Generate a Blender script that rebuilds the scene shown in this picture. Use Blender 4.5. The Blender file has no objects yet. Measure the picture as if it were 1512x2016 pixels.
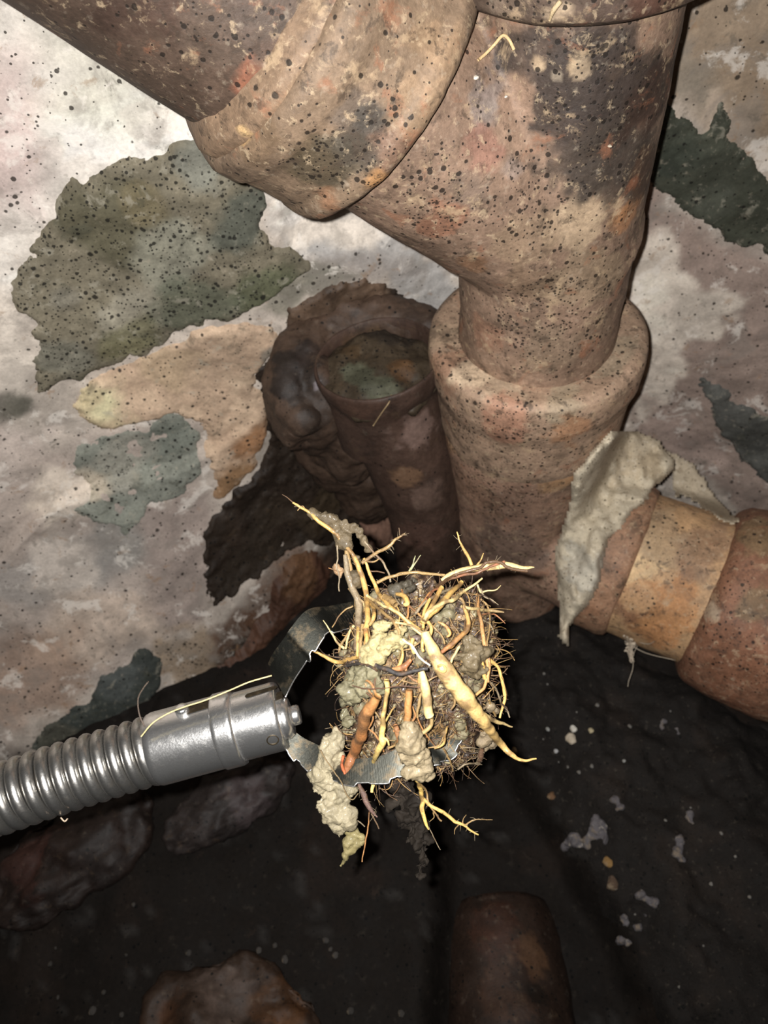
import bpy, bmesh, math, random
import numpy as np
from mathutils import Vector, Matrix
from mathutils.bvhtree import BVHTree

C = bpy.context.scene.collection
# ------------------------------------------------------------------ camera
F = 1550.0; CX = 756.0; CY = 1008.0
up = -np.array([149.0, 1117.0, 1550.0]); up /= np.linalg.norm(up)      # world Z in camera (x right, y down, z forward)
fw = np.array([0, 0, 1.0]); hz = fw - fw.dot(up) * up; hz /= np.linalg.norm(hz)
rt = np.cross(hz, up)
M3 = np.array([rt, hz, up])                                            # camera(cv) -> world
def ray(px, py): return M3 @ np.array([(px - CX) / F, (py - CY) / F, 1.0])
def at(px, py, d): return ray(px, py) * d                              # point at camera depth d (m)
def depth_of(p): return (M3.T @ np.asarray(p))[2]
cd = bpy.data.cameras.new('camera'); cam = bpy.data.objects.new('camera', cd); C.objects.link(cam)
Mb = M3 @ np.diag([1, -1, -1])
cam.matrix_world = Matrix([[*Mb[0], 0], [*Mb[1], 0], [*Mb[2], 0], [0, 0, 0, 1]])
cd.sensor_fit = 'HORIZONTAL'; cd.sensor_width = 36; cd.lens = 36 * F / 1512; cd.clip_start = 0.01
cd.dof.use_dof = True; cd.dof.focus_distance = 0.37; cd.dof.aperture_fstop = 18.0
bpy.context.scene.camera = cam
# ------------------------------------------------------------------ world, flash lamp, exposure
w = bpy.data.worlds.new('world'); bpy.context.scene.world = w; w.use_nodes = True
w.node_tree.nodes['Background'].inputs[0].default_value = (0.9, 0.95, 1.0, 1); w.node_tree.nodes['Background'].inputs[1].default_value = 0.004
ld = bpy.data.lights.new('phone_flash', 'SPOT'); lo = bpy.data.objects.new('phone_flash', ld); C.objects.link(lo)
ld.energy = 18.5; ld.shadow_soft_size = 0.0025; ld.color = (1.0, 0.98, 0.955); ld.spot_size = math.radians(125); ld.spot_blend = 0.9
lo.matrix_world = Matrix.Translation(Vector(M3 @ np.array([-0.011, -0.007, 0.0]))) @ cam.matrix_world
vs = bpy.context.scene.view_settings
vs.view_transform = 'Standard'; vs.look = 'None'; vs.gamma = 1; vs.use_curve_mapping = False; vs.exposure = 0.0

# ------------------------------------------------------------------ maths helpers
def lin(c):
    c = np.array(c, float) / 255
    return np.where(c < .04045, c / 12.92, ((c + .055) / 1.055) ** 2.4)
def sm(a, b, x):
    t = np.clip((x - a) / (b - a), 0, 1); return t * t * (3 - 2 * t)
def _h(ix, iy, iz, s):
    n = (ix * 374761393 + iy * 668265263 + iz * 2147483647 + s * 974634777) & 0xffffffff
    n = ((n ^ (n >> 13)) * 1274126177) & 0xffffffff
    n = ((n ^ (n >> 16)) * 2246822519) & 0xffffffff
    return ((n ^ (n >> 15)) & 0xffffff) / 8388607.5 - 1
def vnoise(p, seed=0):
    i = np.floor(p).astype(np.int64); f = p - i; f = f * f * (3 - 2 * f)
    out = 0
    for dx in (0, 1):
        wx = f[:, 0] if dx else 1 - f[:, 0]
        for dy in (0, 1):
            wy = f[:, 1] if dy else 1 - f[:, 1]
            for dz in (0, 1):
                wz = f[:, 2] if dz else 1 - f[:, 2]
                out = out + wx * wy * wz * _h(i[:, 0] + dx, i[:, 1] + dy, i[:, 2] + dz, seed)
    return out
def fbm(p, scale, octv=4, seed=0, gain=.5):
    p = np.asarray(p, float) * scale; a = 1; t = 0; o = 0
    for k in range(octv):
        o = o + a * vnoise(p + 17.3 * k, seed + k); t += a; a *= gain; p = p * 2.03
    return o / t * 1.6
def poly_sd(P, poly):                                                  # signed distance, inside positive
    poly = np.asarray(poly, float); x, y = P[:, 0], P[:, 1]
    d2 = np.full(len(P), 1e9); ins = np.zeros(len(P), bool)
    for k in range(len(poly)):
        a, b = poly[k], poly[(k + 1) % len(poly)]
        e = b - a; t = np.clip(((x - a[0]) * e[0] + (y - a[1]) * e[1]) / (e.dot(e) + 1e-12), 0, 1)
        d2 = np.minimum(d2, (x - a[0] - t * e[0]) ** 2 + (y - a[1] - t * e[1]) ** 2)
        if a[1] != b[1]:
            c = ((a[1] > y) != (b[1] > y)) & (x < (b[0] - a[0]) * (y - a[1]) / (b[1] - a[1]) + a[0]); ins ^= c
    d = np.sqrt(d2); return np.where(ins, d, -d)
def catmull(pts, n):
    pts = np.asarray(pts, float); k = len(pts)
    if k == 2: pts = np.array([pts[0], (pts[0] + pts[1]) / 2, pts[1]]); k = 3
    P = np.vstack([2 * pts[0] - pts[1], pts, 2 * pts[-1] - pts[-2]])
    u = np.linspace(0, k - 1 - 1e-6, n); i = u.astype(int); t = (u - i)[:, None]
    a, b, c, d = P[i], P[i + 1], P[i + 2], P[i + 3]
    return .5 * ((2 * b) + (-a + c) * t + (2 * a - 5 * b + 4 * c - d) * t ** 2 + (-a + 3 * b - 3 * c + d) * t ** 3)

# ------------------------------------------------------------------ object helpers
def new_mesh(name, V, faces, smooth=True):
    me = bpy.data.meshes.new(name)
    V = np.asarray(V, np.float32)
    if isinstance(faces, np.ndarray) and faces.ndim == 2:
        n, k = faces.shape
        me.vertices.add(len(V)); me.vertices.foreach_set('co', V.ravel())
        me.loops.add(n * k); me.loops.foreach_set('vertex_index', faces.astype(np.int32).ravel())
        me.polygons.add(n); me.polygons.foreach_set('loop_start', np.arange(0, n * k, k, dtype=np.int32))
        me.update(calc_edges=True)
    else:
        me.from_pydata(V.tolist(), [], [list(map(int, f)) for f in faces]); me.update()
    if smooth: me.polygons.foreach_set('use_smooth', np.ones(len(me.polygons), bool))
    return me
def get_v(me):
    a = np.empty(len(me.vertices) * 3, np.float32); me.vertices.foreach_get('co', a); return a.reshape(-1, 3).astype(float)
def get_n(me):
    a = np.empty(len(me.vertices) * 3, np.float32); me.vertex_normals.foreach_get('vector', a); return a.reshape(-1, 3).astype(float)
def set_v(me, V): me.vertices.foreach_set('co', np.asarray(V, np.float32).ravel()); me.update()
def set_col(me, col, dots=None):
    a = me.attributes.new('Col', 'FLOAT_COLOR', 'POINT')
    c = np.ones((len(me.vertices), 4), np.float32); c[:, :3] = np.clip(col, 0.001, .95); a.data.foreach_set('color', c.ravel())
    d = me.attributes.new('dots', 'FLOAT', 'POINT')
    d.data.foreach_set('value', np.asarray(dots if dots is not None else np.zeros(len(me.vertices)), np.float32))
def props(o, label=None, cat=None, group=None, kind=None):
    for k, v in (('label', label), ('category', cat), ('group', group), ('kind', kind)):
        if v: o[k] = v
    return o
def link(name, me, mat, parent=None, origin=None, **kw):
    """mesh data come in world coordinates; the origin goes to `origin` (or the parent's)"""
    if mat and not me.materials: me.materials.append(mat)
    o = bpy.data.objects.new(name, me); C.objects.link(o)
    if parent is not None:
        o.parent = parent
        par = world_of(parent)
        me.transform(Matrix.Translation(-par))
    elif origin is not None:
        me.transform(Matrix.Translation(-Vector(origin))); o.location = origin
    return props(o, **kw)
def world_of(o):
    v = Vector(o.location)
    while o.parent: o = o.parent; v += Vector(o.location)
    return v
def thing(name, label, cat, loc, group=None):
    o = bpy.data.objects.new(name, None); C.objects.link(o); o.location = Vector(loc); o.empty_display_size = .02
    return props(o, label, cat, group)
def tree_of(me, off=(0, 0, 0)):
    V = [tuple(v) for v in get_v(me)]; return BVHTree.FromPolygons(V, [tuple(p.vertices) for p in me.polygons])
def hit(tree, px, py):
    d = Vector(ray(px, py)); r = tree.ray_cast(Vector((0, 0, 0)), d.normalized())
    return np.array(r[0]) if r[0] is not None else None
def grid_faces(nu, nv, wrap=False):
    i = np.arange(nu - 1)[:, None]; j = np.arange(nv if wrap else nv - 1)[None, :]
    jn = (j + 1) % nv
    return np.stack([i * nv + j, (i + 1) * nv + j, (i + 1) * nv + jn, i * nv + jn], -1).reshape(-1, 4)
def frames(P):
    T = np.gradient(P, axis=0); T /= np.linalg.norm(T, axis=1)[:, None] + 1e-12
    a = np.array([0.31, 0.77, 0.55]) if abs(T[0] @ np.array([0.31, 0.77, 0.55])) < .9 else np.array([1., 0, 0])
    N = np.empty_like(P); n = a - a.dot(T[0]) * T[0]; n /= np.linalg.norm(n)
    for k in range(len(P)):
        n = n - n.dot(T[k]) * T[k]; n /= np.linalg.norm(n); N[k] = n
    return T, N, np.cross(T, N)
def sweep(P, R, seg=16, cap=True):
    P = np.asarray(P, float); R = np.broadcast_to(np.asarray(R, float), (len(P),))
    T, N, B = frames(P); a = np.linspace(0, 2 * np.pi, seg, endpoint=False)
    V = (P[:, None] + R[:, None, None] * (np.cos(a)[None, :, None] * N[:, None] + np.sin(a)[None, :, None] * B[:, None])).reshape(-1, 3)
    Fc = grid_faces(len(P), seg, True)[:, ::-1]
    if cap:
        n = len(V); V = np.vstack([V, P[0], P[-1]]); l = (len(P) - 1) * seg; j = np.arange(seg); jn = (j + 1) % seg
        q = [np.stack([np.full(seg, n), jn, j, j], -1), np.stack([np.full(seg, n + 1), l + j, l + jn, l + jn], -1)]
        tris = [(n, int(b), int(c)) for b, c in zip(j, jn)] + [(n + 1, int(l + c), int(l + b)) for b, c in zip(j, jn)]
        return V, [tuple(f) for f in Fc.tolist()] + tris
    return V, [tuple(f) for f in Fc.tolist()]
class MB:
    def __init__(s): s.V = []; s.F = []; s.n = 0; s.c = []
    def add(s, V, Fc, col=None):
        V = np.asarray(V, float); s.V.append(V); s.F += [tuple(int(i) + s.n for i in f) for f in Fc]; s.n += len(V)
        if col is not None: s.c.append(np.broadcast_to(np.asarray(col, float), (len(V), 3)))
    def mesh(s, name, smooth=True):
        me = new_mesh(name, np.vstack(s.V), s.F, smooth)
        if s.c: set_col(me, np.vstack(s.c))
        return me
def lathe(base, axis, prof, seg=110, step=.0022, cap=True):
    """solid of revolution: prof = [(t, r)...] along `axis` from `base`"""
    axis = np.asarray(axis, float) / np.linalg.norm(axis); pr = [np.array(prof[0], float)]
    for a, b in zip(prof[:-1], prof[1:]):
        a = np.array(a, float); b = np.array(b, float); n = max(1, int(np.linalg.norm(b - a) / step))
        for k in range(1, n + 1): pr.append(a + (b - a) * k / n)
    pr = np.array(pr)
    n = np.cross(axis, [.3, .2, .93]); n /= np.linalg.norm(n); b = np.cross(axis, n)
    a = np.linspace(0, 2 * np.pi, seg, endpoint=False)
    V = (np.asarray(base) + pr[:, 0][:, None, None] * axis + pr[:, 1][:, None, None] * (np.cos(a)[None, :, None] * n + np.sin(a)[None, :, None] * b)).reshape(-1, 3)
    Fc = grid_faces(len(pr), seg, True)[:, ::-1].tolist()
    if cap:
        m = len(V); V = np.vstack([V, np.asarray(base) + pr[0, 0] * axis, np.asarray(base) + pr[-1, 0] * axis]); l = (len(pr) - 1) * seg
        for j in range(seg):
            jn = (j + 1) % seg; Fc.append((m, jn, j)); Fc.append((m + 1, l + j, l + jn))
    return V, [tuple(f) for f in Fc]
def remesh(parts, voxel, smooth_it=6, name='m'):
    """union of closed shells as one skin (voxel remesh + smoothing), evaluated into a plain mesh"""
    mb = MB()
    for V, Fc in parts: mb.add(V, Fc)
    me = mb.mesh(name); o = bpy.data.objects.new('tmp', me); C.objects.link(o)
    m = o.modifiers.new('r', 'REMESH'); m.mode = 'VOXEL'; m.voxel_size = voxel
    if smooth_it:
        s = o.modifiers.new('s', 'SMOOTH'); s.factor = .5; s.iterations = smooth_it
    dg = bpy.context.evaluated_depsgraph_get(); dg.update()
    out = bpy.data.meshes.new_from_object(o.evaluated_get(dg)); out.name = name
    bpy.data.objects.remove(o); bpy.data.meshes.remove(me)
    out.polygons.foreach_set('use_smooth', np.ones(len(out.polygons), bool)); out.update()
    return out
def ball(c, r, n=12):
    c = np.asarray(c, float); r = np.broadcast_to(np.asarray(r, float), (3,))
    bm = bmesh.new(); bmesh.ops.create_icosphere(bm, subdivisions=3 if n >= 12 else 2, radius=1)
    V = np.array([v.co[:] for v in bm.verts]) * r + c; Fc = [tuple(v.index for v in f.verts) for f in bm.faces]; bm.free(); return V, Fc
def displace(me, amps):
    V = get_v(me); N = get_n(me); d = 0
    for sc, am, sd in amps: d = d + am * fbm(V, sc, 4, sd)
    set_v(me, V + N * d[:, None])
def paint(me, base, blobs=(), dots=(), var=.18, tree=None, seed=3, nscale=45, dbase=0.0):
    """pin stains on a mesh: each blob is (px, py, radius px, colour, strength); its centre is found on the surface itself"""
    V = get_v(me); tree = tree or tree_of(me)
    col = np.tile(lin(base), (len(V), 1)); n1 = fbm(V, nscale, 5, seed); n2 = fbm(V, 14, 3, seed + 9); n3 = fbm(V, 170, 3, seed + 12)
    dd = np.full(len(V), float(dbase))
    for b in blobs:
        px, py, rp, c, st = b[:5]; asp = b[5] if len(b) > 5 else None
        h = hit(tree, px, py)
        if h is None: continue
        R = rp * depth_of(h) / F
        d = np.linalg.norm(V - h, axis=1) / R
        ww = sm(1.15, .85, d + .7 * n1 + .35 * n2 + .25 * n3)[:, None] * st
        col = col * (1 - ww) + lin(c) * ww
    for px, py, rp, st in dots:
        h = hit(tree, px, py)
        if h is None: continue
        R = rp * depth_of(h) / F
        dd = np.maximum(dd, st * sm(1.3, .4, np.linalg.norm(V - h, axis=1) / R + .3 * n1))
    col = col * (1 + var * n1 + var * .6 * n2)[:, None]
    set_col(me, col, dd)

# ------------------------------------------------------------------ materials
def mat(name): 
    m = bpy.data.materials.new(name); m.use_nodes = True; nt = m.node_tree; nt.nodes.clear()
    out = nt.nodes.new('ShaderNodeOutputMaterial'); b = nt.nodes.new('ShaderNodeBsdfPrincipled'); nt.links.new(b.outputs[0], out.inputs[0])
    return m, nt, b
def N(nt, t, **kw):
    n = nt.nodes.new(t)
    for k, v in kw.items():
        if k in ('operation', 'blend_type', 'data_type', 'attribute_name', 'noise_dimensions', 'feature', 'interpolation_type', 'use_clamp'): setattr(n, k, v)
        else: n.inputs[k].default_value = v
    return n
def mathn(nt, op, a, b=None, c=None, clamp=False):
    n = nt.nodes.new('ShaderNodeMath'); n.operation = op; n.use_clamp = clamp
    for i, x in enumerate((a, b, c)):
        if x is None: continue
        if isinstance(x, (int, float)): n.inputs[i].default_value = x
        else: nt.links.new(x, n.inputs[i])
    return n.outputs[0]
def mixc(nt, fac, a, b, blend='MIX'):
    n = nt.nodes.new('ShaderNodeMix'); n.data_type = 'RGBA'; n.blend_type = blend
    for s, x in ((0, fac), (6, a), (7, b)):
        if isinstance(x, (int, float)): n.inputs[s].default_value = x
        elif isinstance(x, (tuple, list, np.ndarray)): n.inputs[s].default_value = (*[float(v) for v in x[:3]], 1)
        else: nt.links.new(x, n.inputs[s])
    return n.outputs[2]
def crust(name, rough=.8, spec=.25, fine=.45, bump=.5, grain=500, dots=260, dot_col=(22, 17, 13), coat=0.0, pale=.25, mott=None):
    """mineral crust: painted albedo (Col), grain, pale flecks and scattered dark mould dots (dots)"""
    m, nt, b = mat(name); L = nt.links.new
    tc = nt.nodes.new('ShaderNodeTexCoord'); co = tc.outputs['Object']
    at_ = N(nt, 'ShaderNodeAttribute', attribute_name='Col'); dt = N(nt, 'ShaderNodeAttribute', attribute_name='dots')
    n1 = N(nt, 'ShaderNodeTexNoise', Scale=grain, Detail=6.0, Roughness=.65); L(co, n1.inputs['Vector'])
    n2 = N(nt, 'ShaderNodeTexNoise', Scale=grain * .22, Detail=7.0, Roughness=.65); L(co, n2.inputs['Vector'])
    n3 = N(nt, 'ShaderNodeTexNoise', Scale=grain * .45, Detail=5.0, Roughness=.6); L(co, n3.inputs['Vector'])
    f1 = mathn(nt, 'MULTIPLY_ADD', n1.outputs['Fac'], fine * 2.4, 1 - fine * 1.2)
    f2 = mathn(nt, 'MULTIPLY_ADD', n2.outputs['Fac'], fine * 2.0, 1 - fine)
    k = mathn(nt, 'MULTIPLY', f1, f2); k = mathn(nt, 'MAXIMUM', k, .12)
    cb = nt.nodes.new('ShaderNodeCombineColor'); [L(k, cb.inputs[i]) for i in range(3)]
    c = mixc(nt, 1.0, at_.outputs['Color'], cb.outputs[0], 'MULTIPLY')
    for (sc_, thr, gain_, amt, mc, mseed) in (mott or ()):           # blotches of other mineral colours, at several sizes
        mp_ = nt.nodes.new('ShaderNodeMapping'); mp_.inputs['Location'].default_value = (mseed, mseed * .37, 0); L(co, mp_.inputs['Vector'])
        nn = N(nt, 'ShaderNodeTexNoise', Scale=sc_, Detail=8.0, Roughness=.68, Distortion=.4); L(mp_.outputs[0], nn.inputs['Vector'])
        q = mathn(nt, 'MULTIPLY', mathn(nt, 'MULTIPLY', mathn(nt, 'SUBTRACT', nn.outputs['Fac'], thr), gain_, clamp=True), amt)
        c = mixc(nt, q, c, lin(mc))
    # pale mineral flecks
    fl = mathn(nt, 'MULTIPLY', mathn(nt, 'SUBTRACT', n3.outputs['Fac'], .6, clamp=True), 7.0, clamp=True)
    lighter = mixc(nt, .5, c, lin((205, 190, 168)))
    c = mixc(nt, mathn(nt, 'MULTIPLY', fl, pale), c, lighter)
    # dark dots at two sizes
    tot = None
    for s, th in ((dots, .26), (dots * 1.9, .24), (dots * .5, .12)):
        v = nt.nodes.new('ShaderNodeTexVoronoi'); v.inputs['Scale'].default_value = s; L(co, v.inputs['Vector'])
        sep = nt.nodes.new('ShaderNodeSeparateColor'); L(v.outputs['Color'], sep.inputs[0])
        on = mathn(nt, 'LESS_THAN', sep.outputs[0], dt.outputs['Fac'] if th > .2 else mathn(nt, 'MULTIPLY', dt.outputs['Fac'], .45))
        rad = mathn(nt, 'MULTIPLY_ADD', sep.outputs[1], th, .15)
        dj = mathn(nt, 'MULTIPLY_ADD', n1.outputs['Fac'], .25, v.outputs['Distance'])
        q = mathn(nt, 'MULTIPLY', mathn(nt, 'SUBTRACT', mathn(nt, 'ADD', rad, .125), dj), 12.0, clamp=True)
        q = mathn(nt, 'MULTIPLY', q, on); tot = q if tot is None else mathn(nt, 'MAXIMUM', tot, q)
    c = mixc(nt, mathn(nt, 'MULTIPLY', tot, .88), c, lin(dot_col))
    L(c, b.inputs['Base Color'])
    b.inputs['Specular IOR Level'].default_value = spec
    r = mathn(nt, 'MULTIPLY_ADD', n2.outputs['Fac'], .4, rough - .2); L(r, b.inputs['Roughness'])
    b.inputs['Coat Weight'].default_value = coat; b.inputs['Coat Roughness'].default_value = .25
    bp = N(nt, 'ShaderNodeBump', Strength=bump, Distance=.0012)
    hh = mathn(nt, 'ADD', mathn(nt, 'MULTIPLY', n2.outputs['Fac'], 1.2), mathn(nt, 'MULTIPLY', n1.outputs['Fac'], .6))
    hh = mathn(nt, 'SUBTRACT', hh, mathn(nt, 'MULTIPLY', tot, .25)); L(hh, bp.inputs['Height']); L(bp.outputs[0], b.inputs['Normal'])
    return m
M_wall = crust('wall_crust', .85, .2, .3, .45, 420, 230, (38, 33, 28), pale=.3, mott=((26, .53, 14, .40, (132, 124, 116), 1), (34, .56, 16, .5, (240, 232, 222), 2), (60, .60, 16, .45, (150, 118, 88), 3), (95, .60, 16, .45, (96, 90, 80), 5)))
M_stone = crust('stone_crust', .8, .3, .4, .5, 420, 230, (20, 18, 14), pale=.5, mott=((50, .57, 14, .5, (70, 70, 58), 1), (75, .58, 14, .45, (166, 160, 144), 4)))
M_pipe = crust('pipe_crust', .62, .35, .5, .5, 420, 250, (26, 20, 15), pale=.45, mott=((38, .55, 10, .55, (74, 60, 50), 1), (60, .57, 12, .55, (176, 152, 122), 2), (45, .58, 12, .5, (146, 96, 70), 3), (120, .56, 14, .6, (56, 46, 38), 6), (170, .58, 14, .45, (190, 168, 138), 8)))
M_wet = crust('wet_stone', .62, .3, .5, .4, 300, 260, (8, 7, 6), pale=.12, mott=((30, .56, 10, .5, (24, 19, 16), 1), (70, .6, 14, .35, (84, 68, 52), 4)))
M_black = crust('black_wet_floor', .8, .15, .5, .4, 260, 260, (3, 3, 3), pale=.05, mott=((40, .62, 12, .35, (58, 46, 38), 2),))
M_soil = crust('soil', .8, .25, .6, .9, 500, 260, (5, 5, 4), pale=.12)
M_mortar = crust('mortar', .9, .15, .25, .8, 420, 330, (90, 80, 66), pale=.3, mott=((90, .56, 14, .5, (136, 120, 98), 1), (160, .57, 14, .45, (220, 210, 192), 2), (60, .6, 14, .4, (120, 108, 90), 3)))
def organic(name, rough=.45, fine=.3, grain=700, bump=.4, coat=.3, sss=.0, spec=.5):
    m, nt, b = mat(name); L = nt.links.new
    tc = nt.nodes.new('ShaderNodeTexCoord'); at_ = N(nt, 'ShaderNodeAttribute', attribute_name='Col')
    n1 = N(nt, 'ShaderNodeTexNoise', Scale=grain, Detail=6.0, Roughness=.65); L(tc.outputs['Object'], n1.inputs['Vector'])
    k = mathn(nt, 'MULTIPLY_ADD', n1.outputs['Fac'], fine * 3, 1 - fine * 1.5)
    cb = nt.nodes.new('ShaderNodeCombineColor'); [L(k, cb.inputs[i]) for i in range(3)]
    L(mixc(nt, 1.0, at_.outputs['Color'], cb.outputs[0], 'MULTIPLY'), b.inputs['Base Color'])
    b.inputs['Roughness'].default_value = rough; b.inputs['Coat Weight'].default_value = coat; b.inputs['Coat Roughness'].default_value = .15
    b.inputs['Specular IOR Level'].default_value = spec
    bp = N(nt, 'ShaderNodeBump', Strength=bump, Distance=.0008); L(n1.outputs['Fac'], bp.inputs['Height']); L(bp.outputs[0], b.inputs['Normal'])
    return m
M_root = organic('root_skin', .55, .42, 1100, .6, .1)
M_dirt = organic('wet_dirt', .45, .6, 500, .9, .2)
M_pulp = organic('wet_pulp', .6, .35, 600, .9, .08)
def metal(name, col, rough, grime=.4, scale=260):
    m, nt, b = mat(name); L = nt.links.new
    tc = nt.nodes.new('ShaderNodeTexCoord')
    n1 = N(nt, 'ShaderNodeTexNoise', Scale=scale, Detail=8.0, Roughness=.7); L(tc.outputs['Object'], n1.inputs['Vector'])
    n2 = N(nt, 'ShaderNodeTexNoise', Scale=scale * 5, Detail=4.0, Roughness=.6); L(tc.outputs['Object'], n2.inputs['Vector'])
    g = mathn(nt, 'MULTIPLY', mathn(nt, 'SUBTRACT', n1.outputs['Fac'], .5, clamp=True), 5.0, clamp=True); g = mathn(nt, 'MULTIPLY', g, grime)
    L(mixc(nt, g, lin(col), lin((96, 82, 62))), b.inputs['Base Color'])
    b.inputs['Metallic'].default_value = .96
    L(mathn(nt, 'ADD', mathn(nt, 'MULTIPLY_ADD', n2.outputs['Fac'], .10, rough - .05), mathn(nt, 'MULTIPLY', g, .3)), b.inputs['Roughness'])
    bp = N(nt, 'ShaderNodeBump', Strength=.18, Distance=.0003); L(mathn(nt, 'ADD', n1.outputs['Fac'], n2.outputs['Fac']), bp.inputs['Height']); L(bp.outputs[0], b.inputs['Normal'])
    return m
M_steel = metal('steel', (232, 231, 229), .22, .35)
M_coil = metal('coil_steel', (178, 176, 172), .28, .55, 200)
M_blade = metal('blade_steel', (42, 42, 38), .40, .6, 150)
M_dark = metal('gunk_steel', (70, 62, 50), .55, .8, 300)

# ================================================================== THE SETTING
# plan of the wall: a curve in X, Y; s runs along it, the wall comes forward near its foot
plan = catmull([(-1.25, -.12), (-.9, .10), (-.5, .335), (-.2, .452), (.02, .515), (.2, .545), (.40, .475), (.75, .25), (1.1, -.05)], 400)
ps = np.concatenate([[0], np.cumsum(np.linalg.norm(np.diff(plan, axis=0), axis=1))])
pT = np.gradient(plan, axis=0); pT /= np.linalg.norm(pT, axis=1)[:, None]; pN = np.stack([pT[:, 1], -pT[:, 0]], 1)   # towards the camera
ZF = -.745
def wall_pt(s, z, h):
    x = np.interp(s, ps, plan[:, 0]); y = np.interp(s, ps, plan[:, 1])
    nx = np.interp(s, ps, pN[:, 0]); ny = np.interp(s, ps, pN[:, 1]); return np.stack([x + nx * h, y + ny * h, z], -1)
S0 = float(ps[np.argmin(abs(plan[:, 0] + .2))])
def wall_h(s, z):
    p = np.stack([s, z, np.zeros_like(s)], -1)
    batter = .085 * sm(-.50, -.80, z) * sm(S0 + .22, S0 - .05, s)
    step = .012 * sm(-.004, .004, (z + .52) - .22 * (s - S0) - .03 * fbm(p, 9, 2, 71))       # a ledge of the rubble
    return batter - step * sm(S0 + .15, S0, s) + .014 * fbm(p, 5, 3, 5) + .0035 * fbm(p, 18, 4, 6, .4) + .0005 * fbm(p, 110, 3, 7)
def sz_of(p):                                                          # world point -> (s, z)
    i = np.argmin((plan[:, 0] - p[0]) ** 2 + (plan[:, 1] - p[1]) ** 2); t = (np.array(p[:2]) - plan[i]) @ pT[i]
    return np.array([ps[i] + t, p[2]])
cs, cz = np.meshgrid(np.linspace(0, ps[-1], 160), np.linspace(-1.6, .25, 130), indexing='ij')
cme = new_mesh('probe', wall_pt(cs.ravel(), cz.ravel(), wall_h(cs.ravel(), cz.ravel())), grid_faces(160, 130))
wall_tree = tree_of(cme); bpy.data.meshes.remove(cme)
def wpoly(pts):
    out = []
    for x, y in pts:
        h = hit(wall_tree, x, y)
        if h is not None: out.append(sz_of(h))
    return np.array(out)
def wr(px, py, rp):
    h = hit(wall_tree, px, py); return (sz_of(h), rp * depth_of(h) / F) if h is not None else (None, None)

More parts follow.
